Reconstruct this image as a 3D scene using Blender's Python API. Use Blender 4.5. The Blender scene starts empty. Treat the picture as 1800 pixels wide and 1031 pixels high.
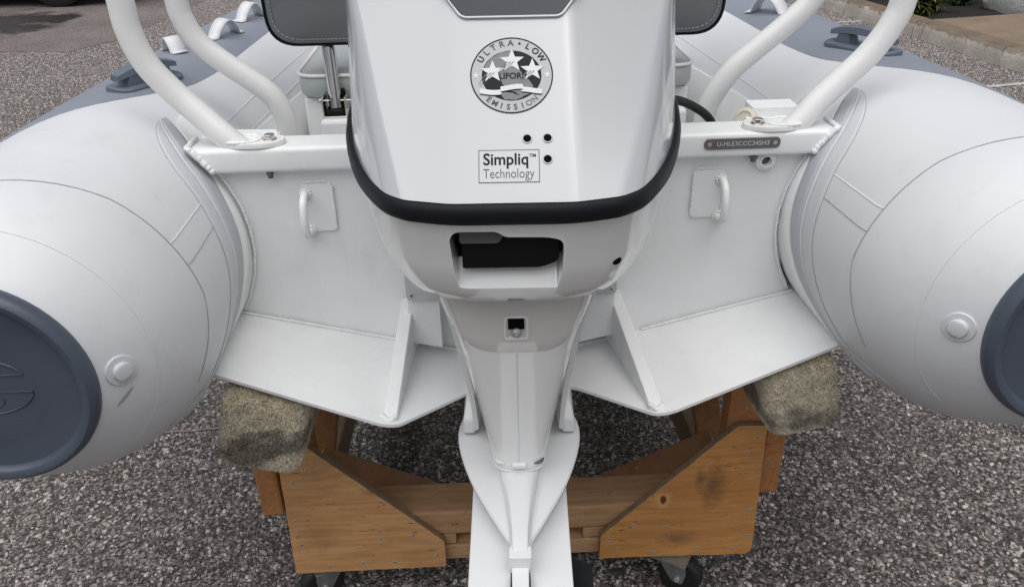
import bpy, bmesh, math, random
from mathutils import Vector, Matrix
import bisect
R = math.radians
random.seed(7)
scene = bpy.context.scene
COL = scene.collection
# ------------------------------------------------------------------ camera, sky, sun, exposure
cam = bpy.data.cameras.new('camera'); cam.sensor_width = 36; cam.lens = 28.5
cam.clip_start = 0.02; cam.clip_end = 500
co = bpy.data.objects.new('camera', cam); COL.objects.link(co); scene.camera = co
_p, _y, _r = R(29), R(1.927), R(-1.278)
fw = Vector((math.sin(_y)*math.cos(_p), math.cos(_y)*math.cos(_p), -math.sin(_p)))
r0 = fw.cross(Vector((0, 0, 1))).normalized(); u0 = r0.cross(fw)
rr = r0*math.cos(_r) + u0*math.sin(_r); uu = -r0*math.sin(_r) + u0*math.cos(_r)
m3 = Matrix((rr, uu, -fw)).transposed().to_4x4()
co.matrix_world = Matrix.Translation((-.053, -1.234, 1.45)) @ m3

SUN_EL, SUN_AZ = R(66), R(-50)      # soft overcast light from the upper left
w = bpy.data.worlds.new('World'); scene.world = w; w.use_nodes = True
nt = w.node_tree; nt.nodes.clear()
wo = nt.nodes.new('ShaderNodeOutputWorld'); bg = nt.nodes.new('ShaderNodeBackground')
sky = nt.nodes.new('ShaderNodeTexSky'); sky.sky_type = 'NISHITA'; sky.sun_disc = False
sky.sun_elevation = SUN_EL; sky.sun_rotation = R(180)+SUN_AZ
sky.air_density = 1.0; sky.dust_density = 4.0; sky.ozone_density = 1.0
hs = nt.nodes.new('ShaderNodeHueSaturation'); hs.inputs['Saturation'].default_value = .38
nt.links.new(sky.outputs[0], hs.inputs['Color']); nt.links.new(hs.outputs[0], bg.inputs[0])
bg.inputs[1].default_value = .055
nt.links.new(bg.outputs[0], wo.inputs[0])
sl = bpy.data.lights.new('sun', 'SUN'); sl.energy = 1.5; sl.angle = R(75); sl.color = (1, .985, .965)
so = bpy.data.objects.new('sun', sl); COL.objects.link(so)
sd = Vector((math.sin(SUN_AZ)*math.cos(SUN_EL), -math.cos(SUN_AZ)*math.cos(SUN_EL), math.sin(SUN_EL)))
so.rotation_euler = sd.to_track_quat('Z', 'Y').to_euler(); so.location = sd*20
vs = scene.view_settings; vs.view_transform = 'Standard'; vs.look = 'None'; vs.exposure = 0.74; vs.gamma = 1
vs.use_curve_mapping = False
scene.render.engine = 'CYCLES'

# ------------------------------------------------------------------ materials
def newmat(name):
    m = bpy.data.materials.new(name); m.use_nodes = True
    n = m.node_tree.nodes; b = n['Principled BSDF']
    return m, m.node_tree, b
def nd(t, kind, **kw):
    n = t.nodes.new(kind)
    for k, v in kw.items():
        if k.startswith('i_'):
            n.inputs[k[2:].replace('_', ' ')].default_value = v
        else: setattr(n, k, v)
    return n
def ramp(t, src, stops, interp='LINEAR'):
    n = t.nodes.new('ShaderNodeValToRGB'); n.color_ramp.interpolation = interp
    e = n.color_ramp.elements
    while len(e) > 1: e.remove(e[-1])
    e[0].position = stops[0][0]; c = stops[0][1]; e[0].color = (*c, 1) if len(c) == 3 else c
    for p, c in stops[1:]:
        x = e.new(p); x.color = (*c, 1) if len(c) == 3 else c
    t.links.new(src, n.inputs[0]); return n.outputs[0]
def mixc(t, fac, a, b, mode='MIX'):
    n = t.nodes.new('ShaderNodeMix'); n.data_type = 'RGBA'; n.blend_type = mode
    for s, v in ((n.inputs[0], fac), (n.inputs[6], a), (n.inputs[7], b)):
        if hasattr(v, 'is_linked') or isinstance(v, bpy.types.NodeSocket): t.links.new(v, s)
        elif isinstance(v, (int, float)): s.default_value = v
        else: s.default_value = (*v, 1)
    return n.outputs[2]
def math_n(t, op, a, b=None):
    n = t.nodes.new('ShaderNodeMath'); n.operation = op
    for s, v in ((n.inputs[0], a), (n.inputs[1], b)):
        if v is None: continue
        if isinstance(v, (int, float)): s.default_value = v
        else: t.links.new(v, s)
    return n.outputs[0]
def coord(t, kind='Object', scale=(1, 1, 1), rot=(0, 0, 0)):
    tc = t.nodes.new('ShaderNodeTexCoord'); mp = t.nodes.new('ShaderNodeMapping')
    mp.inputs['Scale'].default_value = scale; mp.inputs['Rotation'].default_value = rot
    t.links.new(tc.outputs[kind], mp.inputs[0]); return mp.outputs[0]
def noise(t, vec, scale, detail=4, rough=.55):
    n = nd(t, 'ShaderNodeTexNoise'); n.inputs['Scale'].default_value = scale
    n.inputs['Detail'].default_value = detail; n.inputs['Roughness'].default_value = rough
    t.links.new(vec, n.inputs['Vector']); return n.outputs['Fac']
def bump(t, b, h, dist, strength=1.0, prev=None):
    n = nd(t, 'ShaderNodeBump'); n.inputs['Strength'].default_value = strength
    n.inputs['Distance'].default_value = dist
    t.links.new(h, n.inputs['Height'])
    if prev: t.links.new(prev, n.inputs['Normal'])
    t.links.new(n.outputs[0], b.inputs['Normal']); return n.outputs[0]
def plain(name, col, rough=.5, metal=0, var=.06, vscale=9, bsc=0, bdist=.0005, coat=0, spec=.5, bstr=.6):
    m, t, b = newmat(name)
    v = coord(t)
    f = noise(t, v, vscale, 5)
    lo = tuple(c*(1-var) for c in col); hi = tuple(min(1, c*(1+var)) for c in col)
    c = ramp(t, f, [(.3, lo), (.7, hi)])
    t.links.new(c, b.inputs['Base Color'])
    rr_ = ramp(t, noise(t, v, vscale*2.3, 3), [(.3, (rough*.88,)*3), (.7, (min(1, rough*1.12),)*3)])
    t.links.new(rr_, b.inputs['Roughness'])
    b.inputs['Metallic'].default_value = metal
    b.inputs['Specular IOR Level'].default_value = spec
    if coat: b.inputs['Coat Weight'].default_value = coat; b.inputs['Coat Roughness'].default_value = .04
    if bsc: bump(t, b, noise(t, v, bsc, 3), bdist, bstr)
    return m
M = {}
def fabric(name, col, rough=.5, dirt=0):
    m, t, b = newmat(name); v = coord(t)
    c = ramp(t, noise(t, v, 3.2, 6, .6), [(.3, tuple(x*.95 for x in col)), (.7, tuple(min(1, x*1.03) for x in col))])
    if dirt:
        d = ramp(t, noise(t, v, 14, 7, .7), [(.56, (0, 0, 0)), (.72, (1, 1, 1))])
        c = mixc(t, math_n(t, 'MULTIPLY', d, dirt), c, (.38, .36, .33))
    t.links.new(c, b.inputs['Base Color'])
    b.inputs['Roughness'].default_value = rough
    vo = nd(t, 'ShaderNodeTexVoronoi'); vo.inputs['Scale'].default_value = 900; t.links.new(v, vo.inputs['Vector'])
    n1 = bump(t, b, vo.outputs['Distance'], .00012, .35)
    bump(t, b, noise(t, v, 11, 3), .004, .25, n1)
    return m
M['tube'] = fabric('tube_fabric', (.665, .68, .705), .46, .13)
M['welt'] = fabric('welt_grey', (.46, .49, .52), .5)
M['tubepatch'] = fabric('tube_patch_fabric', (.60, .615, .64), .48)
M['strake'] = fabric('strake_grey', (.235, .26, .31), .55, .06)
M['navy'] = plain('cap_rubber', (.066, .082, .112), .38, var=.12, vscale=6, bsc=240, bdist=.0004)
M['navyd'] = plain('cap_emblem_rubber', (.06, .075, .10), .33, var=.05)
M['seam'] = plain('seam_line', (.36, .365, .375), .7)
M['seaml'] = plain('seam_ridge', (.74, .75, .77), .45)
def powder(name, col, rough):
    m, t, b = newmat(name); v = coord(t)
    c = ramp(t, noise(t, v, 6, 6, .65), [(.28, tuple(x*.93 for x in col)), (.72, tuple(min(1, x*1.02) for x in col))])
    sp = ramp(t, noise(t, v, 170, 2, .5), [(.735, (0, 0, 0)), (.76, (1, 1, 1))])
    c = mixc(t, math_n(t, 'MULTIPLY', sp, .10), c, (.3, .29, .27))
    gm = ramp(t, noise(t, coord(t, 'Object', (5, 5, 1.6)), 3.5, 8, .72), [(.54, (0, 0, 0)), (.70, (1, 1, 1))])
    c = mixc(t, math_n(t, 'MULTIPLY', gm, .13), c, (.40, .40, .38))
    t.links.new(c, b.inputs['Base Color'])
    t.links.new(ramp(t, noise(t, v, 25, 4), [(.3, (rough*.8,)*3), (.7, (rough*1.25,)*3)]), b.inputs['Roughness'])
    n1 = bump(t, b, noise(t, v, 330, 2), .00025, .5)
    bump(t, b, noise(t, v, 7, 2), .003, .25, n1)
    return m
M['alu'] = powder('white_powder_coat', (.84, .85, .85), .36)
M['weld'] = powder('coated_weld', (.82, .83, .83), .3)
M['pipe'] = powder('arch_powder_coat', (.80, .80, .795), .33)
def glossy_cowl(name, col, rough):
    m, t, b = newmat(name); v = coord(t)
    c = ramp(t, noise(t, v, 4, 4), [(.3, tuple(x*.985 for x in col)), (.7, col)])
    t.links.new(c, b.inputs['Base Color'])
    t.links.new(ramp(t, noise(t, v, 60, 5, .7), [(.35, (rough*.92,)*3), (.75, (rough*1.1,)*3)]), b.inputs['Roughness'])
    b.inputs['Coat Weight'].default_value = .7; b.inputs['Coat Roughness'].default_value = .04
    bump(t, b, noise(t, v, 260, 2), .00006, .4)
    return m
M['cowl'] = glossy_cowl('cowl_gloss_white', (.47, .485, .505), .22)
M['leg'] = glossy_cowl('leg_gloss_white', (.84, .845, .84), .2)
M['apron'] = glossy_cowl('leg_apron_gloss', (.68, .67, .65), .06)
M['plate'] = plain('plate_white_satin', (.70, .715, .73), .38, var=.02, vscale=5, bsc=300, bdist=.0002)
M['black'] = plain('black_rubber_rail', (.009, .010, .014), .5, bsc=350, bdist=.0003, spec=.22)
M['blk'] = plain('matt_black_plastic', (.006, .006, .007), .55, spec=.2)
M['hole'] = plain('hole_black', (.003, .003, .003), .8, spec=.08)
M['darkgrey'] = plain('dark_grey_plastic', (.10, .11, .12), .35)
M['window'] = plain('dark_glossy_panel', (.042, .046, .058), .22, var=.03, spec=.25)
M['padgrey'] = plain('grey_mount_plate', (.50, .515, .52), .45, bsc=120, bdist=.0003)
M['chrome'] = plain('stainless', (.62, .60, .57), .14, 1, var=.08, vscale=40)
M['steel'] = plain('zinc_steel', (.50, .50, .49), .38, .35, var=.2, vscale=60)
M['galv'] = plain('galvanised_fork', (.25, .27, .26), .5, .6, var=.25, vscale=30, bsc=80, bdist=.0004)
M['rubber'] = plain('rubber_black', (.012, .012, .013), .6, bsc=150, bdist=.0006)
M['vinyl'] = plain('seat_vinyl_grey', (.165, .185, .195), .42, bsc=420, bdist=.0003, var=.04)
M['vinyl2'] = plain('seat_vinyl_light', (.40, .43, .43), .4, bsc=420, bdist=.0003, var=.04)
M['piping'] = plain('white_piping', (.8, .8, .8), .35)
M['stitch'] = plain('stitch_thread', (.34, .36, .36), .7)
M['cream'] = plain('cream_plastic', (.62, .58, .48), .4)
M['inkd'] = plain('decal_ink_black', (.020, .021, .025), .5, var=.02, spec=.12)
M['ink2'] = plain('decal_ink_grey', (.10, .105, .115), .5, var=.02, spec=.12)
M['sil'] = plain('decal_silver', (.40, .42, .44), .35, var=.03)
M['silm'] = plain('decal_mid_grey', (.20, .21, .215), .45, var=.03, spec=.2)
M['silw'] = plain('decal_white', (.62, .64, .66), .35, var=.02)
M['serial'] = plain('serial_plate_steel', (.19, .185, .18), .42, .6, var=.15, vscale=90)

def wood(name, a, bcol, grain=(2.2, 30, 30), stain=0, rough=.55, knots=()):
    m, t, b = newmat(name); v = coord(t, 'Object', grain)
    ov = coord(t)
    dn = nd(t, 'ShaderNodeTexNoise'); dn.inputs['Scale'].default_value = 3; t.links.new(ov, dn.inputs['Vector'])
    vm = nd(t, 'ShaderNodeVectorMath', operation='MULTIPLY_ADD')
    vm.inputs[1].default_value = (1.2, 1.2, 1.2); t.links.new(dn.outputs['Color'], vm.inputs[0]); t.links.new(v, vm.inputs[2])
    n1 = noise(t, vm.outputs[0], 1.0, 7, .65)
    wv = nd(t, 'ShaderNodeTexNoise'); wv.inputs['Scale'].default_value = 4.2; wv.inputs['Detail'].default_value = 6
    t.links.new(vm.outputs[0], wv.inputs['Vector'])
    c = ramp(t, n1, [(.25, a), (.5, tuple((x+y)/2 for x, y in zip(a, bcol))), (.75, bcol)])
    g = ramp(t, wv.outputs['Fac'], [(.42, (.74, .71, .67)), (.56, (1, 1, 1))])
    c = mixc(t, .55, c, g, 'MULTIPLY')
    big = ramp(t, noise(t, ov, 5, 3), [(.35, (.78, .76, .72)), (.68, (1.0, 1.0, 1.0))])
    c = mixc(t, .8, c, big, 'MULTIPLY')
    # scratches, dark flecks
    fl = ramp(t, noise(t, coord(t, 'Object', (26, 60, 90)), 1, 3, .8), [(.63, (0, 0, 0)), (.70, (1, 1, 1))])
    c = mixc(t, math_n(t, 'MULTIPLY', fl, .75), c, (.10, .045, .02))
    wr = ramp(t, noise(t, coord(t, 'Object', (9, 9, 16)), 1, 7, .75), [(.50, (0, 0, 0)), (.72, (1, 1, 1))])
    c = mixc(t, math_n(t, 'MULTIPLY', wr, .42), c, (.30, .20, .125))
    wl = ramp(t, noise(t, coord(t, 'Object', (40, 40, 140), (0, .35, 0)), 1, 2, .5), [(.70, (0, 0, 0)), (.74, (1, 1, 1))])
    c = mixc(t, math_n(t, 'MULTIPLY', wl, .35), c, (.74, .56, .36))
    def blot(cx, cy, cz, rx, rz, col, amt, c, soft=.9):
        tc = t.nodes.new('ShaderNodeTexCoord')
        s = nd(t, 'ShaderNodeVectorMath', operation='SUBTRACT'); s.inputs[1].default_value = (cx, cy, cz)
        t.links.new(tc.outputs['Object'], s.inputs[0])
        d = nd(t, 'ShaderNodeVectorMath', operation='MULTIPLY'); d.inputs[1].default_value = (1/rx, .01, 1/rz)
        t.links.new(s.outputs[0], d.inputs[0])
        l = nd(t, 'ShaderNodeVectorMath', operation='LENGTH'); t.links.new(d.outputs[0], l.inputs[0])
        dist = math_n(t, 'ADD', l.outputs['Value'], math_n(t, 'MULTIPLY', math_n(t, 'SUBTRACT', noise(t, ov, 55, 4), .5), 1.1))
        mask = ramp(t, dist, [(1-soft, (1, 1, 1)), (1.0, (0, 0, 0))])
        return mixc(t, math_n(t, 'MULTIPLY', mask, amt), c, col)
    for k in knots: c = blot(*k[:7], c, *(k[7:]))
    t.links.new(c, b.inputs['Base Color']); b.inputs['Roughness'].default_value = rough
    bump(t, b, wv.outputs['Fac'], .0012, .5)
    return m
M['plyL'] = wood('plywood_left', (.62, .32, .125), (.74, .43, .20), knots=[(-.30, 0, .33, .02, .012, (.2, .06, .015), .6), (-.42, 0, .22, .05, .05, (.18, .10, .05), .35)])
M['plyR'] = wood('plywood_right', (.59, .26, .07), (.71, .36, .125), knots=[
    (.388, 0, .305, .034, .075, (.06, .035, .02), .62, .95), (.358, 0, .325, .013, .035, (.06, .035, .02), .6),
    (.288, 0, .274, .024, .028, (.68, .42, .18), .8), (.288, 0, .274, .0075, .013, (.16, .035, .01), 1.0, .35),
    (.33, 0, .165, .05, .03, (.09, .055, .03), .55)])
M['plyedge'] = wood('plywood_edge', (.24, .17, .11), (.34, .25, .17), grain=(3, 60, 60))
M['pine'] = wood('pine_lumber', (.42, .17, .055), (.58, .27, .10), grain=(22, 2, 26))
M['pinex'] = wood('pine_crossbeam', (.46, .26, .13), (.58, .37, .21), grain=(2.5, 26, 26))
M['pinew'] = wood('weathered_lumber', (.17, .11, .065), (.30, .21, .13), grain=(2.5, 26, 26))
M['pined'] = wood('brace_lumber', (.36, .18, .08), (.46, .25, .12), grain=(14, 3, 14))

def carpet_mat():
    m, t, b = newmat('carpet_pile'); v = coord(t)
    c = ramp(t, noise(t, v, 90, 4, .7), [(.3, (.70, .64, .51)), (.7, (.90, .86, .75))])
    sx = nd(t, 'ShaderNodeSeparateXYZ'); t.links.new(v, sx.inputs[0])
    # matted dirt along the lower fold of the end face
    band = math_n(t, 'ABSOLUTE', math_n(t, 'SUBTRACT', sx.outputs['Z'], .605))
    band = math_n(t, 'ADD', math_n(t, 'MULTIPLY', band, 20), math_n(t, 'MULTIPLY', math_n(t, 'SUBTRACT', noise(t, v, 15, 4, .6), .5), 3.8))
    d = ramp(t, band, [(.12, (1, 1, 1)), (.75, (0, 0, 0))])
    c = mixc(t, math_n(t, 'MULTIPLY', d, .66), c, (.15, .12, .09))
    t.links.new(c, b.inputs['Base Color']); b.inputs['Roughness'].default_value = .95
    b.inputs['Specular IOR Level'].default_value = .1
    tr = t.nodes.new('ShaderNodeBsdfTranslucent'); t.links.new(c, tr.inputs[0])
    mx = t.nodes.new('ShaderNodeMixShader'); mx.inputs[0].default_value = .45
    t.links.new(b.outputs[0], mx.inputs[1]); t.links.new(tr.outputs[0], mx.inputs[2])
    t.links.new(mx.outputs[0], t.nodes['Material Output'].inputs['Surface'])
    return m
M['carpet'] = carpet_mat()
M['carpetbase'] = plain('carpet_backing', (.62, .56, .44), .95, var=.2, vscale=20, bsc=120, bdist=.002)

def asphalt(name, scale, smooth, stain=False):
    m, t, b = newmat(name); v = coord(t)
    # warp so the stones are not round cells
    dn = nd(t, 'ShaderNodeTexNoise'); dn.inputs['Scale'].default_value = scale*.9; dn.inputs['Detail'].default_value = 2
    t.links.new(v, dn.inputs['Vector'])
    vm = nd(t, 'ShaderNodeVectorMath', operation='MULTIPLY_ADD'); k = .55/scale
    vm.inputs[1].default_value = (k, k, k); t.links.new(dn.outputs['Color'], vm.inputs[0]); t.links.new(v, vm.inputs[2])
    def layer(sc):
        a = nd(t, 'ShaderNodeTexVoronoi'); a.inputs['Scale'].default_value = sc; t.links.new(vm.outputs[0], a.inputs['Vector'])
        e = nd(t, 'ShaderNodeTexVoronoi', feature='DISTANCE_TO_EDGE'); e.inputs['Scale'].default_value = sc
        t.links.new(vm.outputs[0], e.inputs['Vector'])
        return a, e
    a, e = layer(scale)
    a2 = nd(t, 'ShaderNodeTexVoronoi'); a2.inputs['Scale'].default_value = scale*.5; t.links.new(vm.outputs[0], a2.inputs['Vector'])
    sep = nd(t, 'ShaderNodeSeparateColor'); t.links.new(a.outputs['Color'], sep.inputs[0])
    sep2 = nd(t, 'ShaderNodeSeparateColor'); t.links.new(a2.outputs['Color'], sep2.inputs[0])
    if smooth:
        c1 = ramp(t, sep.outputs[0], [(0, (.13, .115, .112)), (.5, (.21, .19, .184)), (.85, (.29, .265, .255)), (1, (.40, .37, .35))])
        base = (.115, .102, .098)
    else:
        c1 = ramp(t, sep.outputs[0], [(0, (.085, .077, .075)), (.30, (.165, .150, .145)), (.6, (.28, .256, .244)), (.86, (.44, .41, .385)), (1, (.66, .63, .59))])
        base = (.016, .015, .015)
    warm = ramp(t, sep.outputs[1], [(.55, (1, 1, 1)), (1, (1.12, .96, .85))])
    c1 = mixc(t, 1.0, c1, warm, 'MULTIPLY')
    gap = ramp(t, e.outputs['Distance'], [(.03, (0, 0, 0)), (.11, (1, 1, 1))])
    keep = ramp(t, sep.outputs[2], [(.16, (0, 0, 0)), (.2, (1, 1, 1))])
    stone = math_n(t, 'MULTIPLY', gap, keep)
    c = mixc(t, stone, base, c1)
    # sparse larger stones
    big = math_n(t, 'MULTIPLY', ramp(t, a2.outputs['Distance'], [(.30, (1, 1, 1)), (.38, (0, 0, 0))]), ramp(t, sep2.outputs[2], [(.86, (0, 0, 0)), (.88, (1, 1, 1))]))
    cb = ramp(t, sep2.outputs[0], [(0, (.18, .16, .15)), (.6, (.34, .31, .28)), (1, (.58, .55, .51))])
    c = mixc(t, big, c, cb)
    lg = ramp(t, noise(t, v, 1.9, 6, .62), [(.3, (.66, .65, .65)), (.7, (1.12, 1.10, 1.08))])
    c = mixc(t, 1.0, c, lg, 'MULTIPLY')
    rgh = None
    if stain:
        tc = coord(t)
        s = nd(t, 'ShaderNodeVectorMath', operation='SUBTRACT'); s.inputs[1].default_value = (-4.75, 7.25, 0); t.links.new(tc, s.inputs[0])
        d = nd(t, 'ShaderNodeVectorMath', operation='MULTIPLY'); d.inputs[1].default_value = (1/.95, 1/.75, 0); t.links.new(s.outputs[0], d.inputs[0])
        l = nd(t, 'ShaderNodeVectorMath', operation='LENGTH'); t.links.new(d.outputs[0], l.inputs[0])
        ds = math_n(t, 'ADD', l.outputs['Value'], math_n(t, 'MULTIPLY', math_n(t, 'SUBTRACT', noise(t, v, 2.2, 5, .6), .5), 2.2))
        mk = ramp(t, ds, [(.55, (1, 1, 1)), (.85, (0, 0, 0))])
        c = mixc(t, math_n(t, 'MULTIPLY', mk, .85), c, (.016, .015, .014))
        rgh = ramp(t, mk, [(0, (.75,)*3), (1, (.22,)*3)])
    t.links.new(c, b.inputs['Base Color'])
    if rgh: t.links.new(rgh, b.inputs['Roughness'])
    else: t.links.new(ramp(t, sep.outputs[1], [(0, (.22,)*3), (1, (.45,)*3)]), b.inputs['Roughness'])
    if not smooth: b.inputs['Specular IOR Level'].default_value = .7
    dome = ramp(t, e.outputs['Distance'], [(0, (0, 0, 0)), (.12, (.6,)*3), (.4, (1, 1, 1))])
    h = math_n(t, 'MULTIPLY', dome, math_n(t, 'MULTIPLY', keep, math_n(t, 'ADD', math_n(t, 'MULTIPLY', sep.outputs[1], .6), .4)))
    h = math_n(t, 'ADD', h, math_n(t, 'MULTIPLY', big, .5))
    n1 = bump(t, b, h, .0045 if not smooth else .002, 1.0)
    bump(t, b, noise(t, v, scale*3, 3), .001, .5, n1)
    return m
def binder():
    m, t, b = newmat('asphalt_binder'); v = coord(t)
    a = nd(t, 'ShaderNodeTexVoronoi'); a.inputs['Scale'].default_value = 150; t.links.new(v, a.inputs['Vector'])
    sep = nd(t, 'ShaderNodeSeparateColor'); t.links.new(a.outputs['Color'], sep.inputs[0])
    c = ramp(t, sep.outputs[0], [(0, (.026, .022, .021)), (.45, (.06, .052, .049)), (.8, (.15, .132, .125)), (1, (.30, .27, .25))])
    g = ramp(t, noise(t, v, 1.9, 5), [(.35, (.75,)*3), (.65, (1.1,)*3)])
    t.links.new(mixc(t, 1, c, g, 'MULTIPLY'), b.inputs['Base Color']); b.inputs['Roughness'].default_value = .5
    bump(t, b, a.outputs['Distance'], .003, .8)
    return m
M['asphalt'] = binder()
M['asphalt2'] = asphalt('asphalt_smooth', 115, True, True)
def worn_paint(name, lo=.40):
    m, t, b = newmat(name); v = coord(t)
    f = noise(t, v, 75, 4, .7)
    c = ramp(t, f, [(lo, (.20, .185, .175)), (lo+.1, (.50, .49, .46)), (lo+.3, (.68, .67, .64))])
    t.links.new(c, b.inputs['Base Color']); b.inputs['Roughness'].default_value = .7
    bump(t, b, noise(t, v, 110, 3), .003, 1)
    return m
M['paint'] = worn_paint('worn_line_paint'); M['paintw'] = worn_paint('ghost_line_paint', .54)
def concrete(name, col, damp=0):
    m, t, b = newmat(name); v = coord(t)
    c = ramp(t, noise(t, v, 3.5, 8, .65), [(.3, tuple(x*.72 for x in col)), (.7, tuple(x*1.15 for x in col))])
    g = ramp(t, noise(t, v, 90, 3, .7), [(.35, (.78,)*3), (.65, (1.08,)*3)])
    c = mixc(t, 1, c, g, 'MULTIPLY')
    if damp:      # brown damp runs down from the top edge
        sx = nd(t, 'ShaderNodeSeparateXYZ'); t.links.new(v, sx.inputs[0])
        dd = math_n(t, 'ADD', sx.outputs['Z'], math_n(t, 'MULTIPLY', math_n(t, 'SUBTRACT', noise(t, v, 13, 4), .5), .09))
        c = mixc(t, math_n(t, 'MULTIPLY', ramp(t, dd, [(damp-.006, (0, 0, 0)), (damp+.006, (1, 1, 1))]), .8), c, (.20, .145, .10))
    t.links.new(c, b.inputs['Base Color']); b.inputs['Roughness'].default_value = .8
    n1 = bump(t, b, noise(t, v, 140, 4, .7), .003, .7)
    bump(t, b, noise(t, v, 14, 5, .6), .02, .5, n1)
    return m
M['kerb'] = concrete('kerb_concrete', (.50, .465, .415), .104)
M['kerbtop'] = concrete('kerb_top_damp', (.19, .14, .10))
M['walk'] = concrete('sidewalk_brown', (.235, .175, .125))
M['rock'] = concrete('pale_rock', (.52, .52, .50))
M['soil'] = plain('soil_mulch', (.010, .008, .006), .95, var=.5, vscale=40, bsc=60, bdist=.02)
def leafm(name, a, b2):
    m, t, b = newmat(name); v = coord(t)
    c = ramp(t, noise(t, v, 12, 3), [(.35, a), (.65, b2)])
    t.links.new(c, b.inputs['Base Color']); b.inputs['Roughness'].default_value = .5
    b.inputs['Subsurface Weight'].default_value = .0
    return m
M['leaf'] = leafm('leaf_green', (.030, .065, .018), (.075, .12, .035))
M['leaf2'] = leafm('leaf_yellow_green', (.06, .085, .02), (.15, .15, .05))
M['orange'] = plain('orange_bloom', (.42, .15, .03), .6)
M['carpaint'] = plain('car_paint_silver', (.25, .26, .28), .25, .6, coat=.8, var=.02)
M['carglass'] = plain('car_glass', (.01, .012, .014), .05, coat=.5)
M['underbody'] = plain('car_sill_black', (.012, .012, .012), .6)
M['rim'] = plain('wheel_rim', (.4, .4, .41), .3, .9)
M['lamp'] = plain('car_lamp', (.5, .5, .5), .1, coat=.8)

# ------------------------------------------------------------------ mesh helpers
class MB:
    def __init__(s): s.v = []; s.f = []
    def add(s, vs, fs):
        o = len(s.v); s.v += [tuple(x) for x in vs]; s.f += [tuple(i+o for i in q) for q in fs]; return s
    def box(s, a, b):
        x0, y0, z0 = a; x1, y1, z1 = b
        return s.add([(x0, y0, z0), (x1, y0, z0), (x1, y1, z0), (x0, y1, z0), (x0, y0, z1), (x1, y0, z1), (x1, y1, z1), (x0, y1, z1)],
                     [(3, 2, 1, 0), (4, 5, 6, 7), (0, 1, 5, 4), (1, 2, 6, 5), (2, 3, 7, 6), (3, 0, 4, 7)])
    def bar(s, p, q, wx, wz, up=(0, 0, 1)):
        p = Vector(p); q = Vector(q); d = (q-p).normalized(); sd_ = d.cross(Vector(up)).normalized(); u = sd_.cross(d)
        c = []
        for e in (p, q):
            for a, b in ((-1, -1), (1, -1), (1, 1), (-1, 1)): c.append(e + sd_*a*wx/2 + u*b*wz/2)
        return s.add(c, [(3, 2, 1, 0), (4, 5, 6, 7), (0, 1, 5, 4), (1, 2, 6, 5), (2, 3, 7, 6), (3, 0, 4, 7)])
    def loft(s, rings, caps=True, closed=True):
        n = len(rings[0]); vs = [p for r_ in rings for p in r_]; fs = []
        for i in range(len(rings)-1):
            for j in range(n if closed else n-1):
                k = (j+1) % n
                fs.append((i*n+j, i*n+k, (i+1)*n+k, (i+1)*n+j))
        if caps and closed:
            fs.append(tuple(range(n-1, -1, -1))); fs.append(tuple((len(rings)-1)*n+j for j in range(n)))
        return s.add(vs, fs)
    def tube(s, path, rad, seg=16, caps=True):
        path = [Vector(p) for p in path]; rings = []; ref = None
        for i, p in enumerate(path):
            d = (path[min(i+1, len(path)-1)] - path[max(i-1, 0)]).normalized()
            if ref is None:
                ref = d.orthogonal().normalized()
            else:
                ref = (ref - d*ref.dot(d)).normalized()
            b = d.cross(ref)
            r_ = rad[i] if isinstance(rad, (list, tuple)) else rad
            rings.append([p + (ref*math.cos(a) + b*math.sin(a))*r_ for a in (2*math.pi*k/seg for k in range(seg))])
        return s.loft(rings, caps)
    def prism(s, poly, d, fn=lambda a, b, c: (a, c, b)):
        """poly in 2D, extruded from d[0] to d[1]; fn maps (u, v, depth) to a point"""
        n = len(poly)
        vs = [fn(u, v, d[0]) for u, v in poly] + [fn(u, v, d[1]) for u, v in poly]
        fs = [tuple(range(n-1, -1, -1)), tuple(range(n, 2*n))] + [(i, (i+1) % n, n+(i+1) % n, n+i) for i in range(n)]
        return s.add(vs, fs)
    def cyl(s, c, axis, r, h, seg=20, r2=None):
        c = Vector(c); a = Vector(axis).normalized(); x = a.orthogonal().normalized(); y = a.cross(x)
        rings = []
        for t_, rd in ((0, r), (h, r if r2 is None else r2)):
            rings.append([c + a*t_ + (x*math.cos(k*2*math.pi/seg) + y*math.sin(k*2*math.pi/seg))*rd for k in range(seg)])
        return s.loft(rings)
    def grid(s, rows):
        n = len(rows[0]); vs = [p for r_ in rows for p in r_]
        return s.add(vs, [(i*n+j, i*n+j+1, (i+1)*n+j+1, (i+1)*n+j) for i in range(len(rows)-1) for j in range(n-1)])
    def ball(s, c, rx, ry, rz, seg=8, rings=5, rot=0):
        rows = []
        for i in range(1, rings):
            a = math.pi*i/rings
            rr_ = []
            for k in range(seg):
                b = 2*math.pi*k/seg
                x, y = rx*math.sin(a)*math.cos(b), ry*math.sin(a)*math.sin(b)
                rr_.append((c[0]+x*math.cos(rot)-y*math.sin(rot), c[1]+x*math.sin(rot)+y*math.cos(rot), c[2]+rz*math.cos(a)))
            rows.append(rr_)
        return s.loft(rows)
    def build(s, name, mat, parent=None, smooth=30, bevel=0, bseg=2, solid=0, normals=True, loc=None):
        me = bpy.data.meshes.new(name); me.from_pydata(s.v, [], s.f); me.update()
        if normals:
            bm = bmesh.new(); bm.from_mesh(me); bmesh.ops.recalc_face_normals(bm, faces=bm.faces); bm.to_mesh(me); bm.free()
        return link(name, me, mat, parent, smooth, bevel, bseg, solid)
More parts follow.
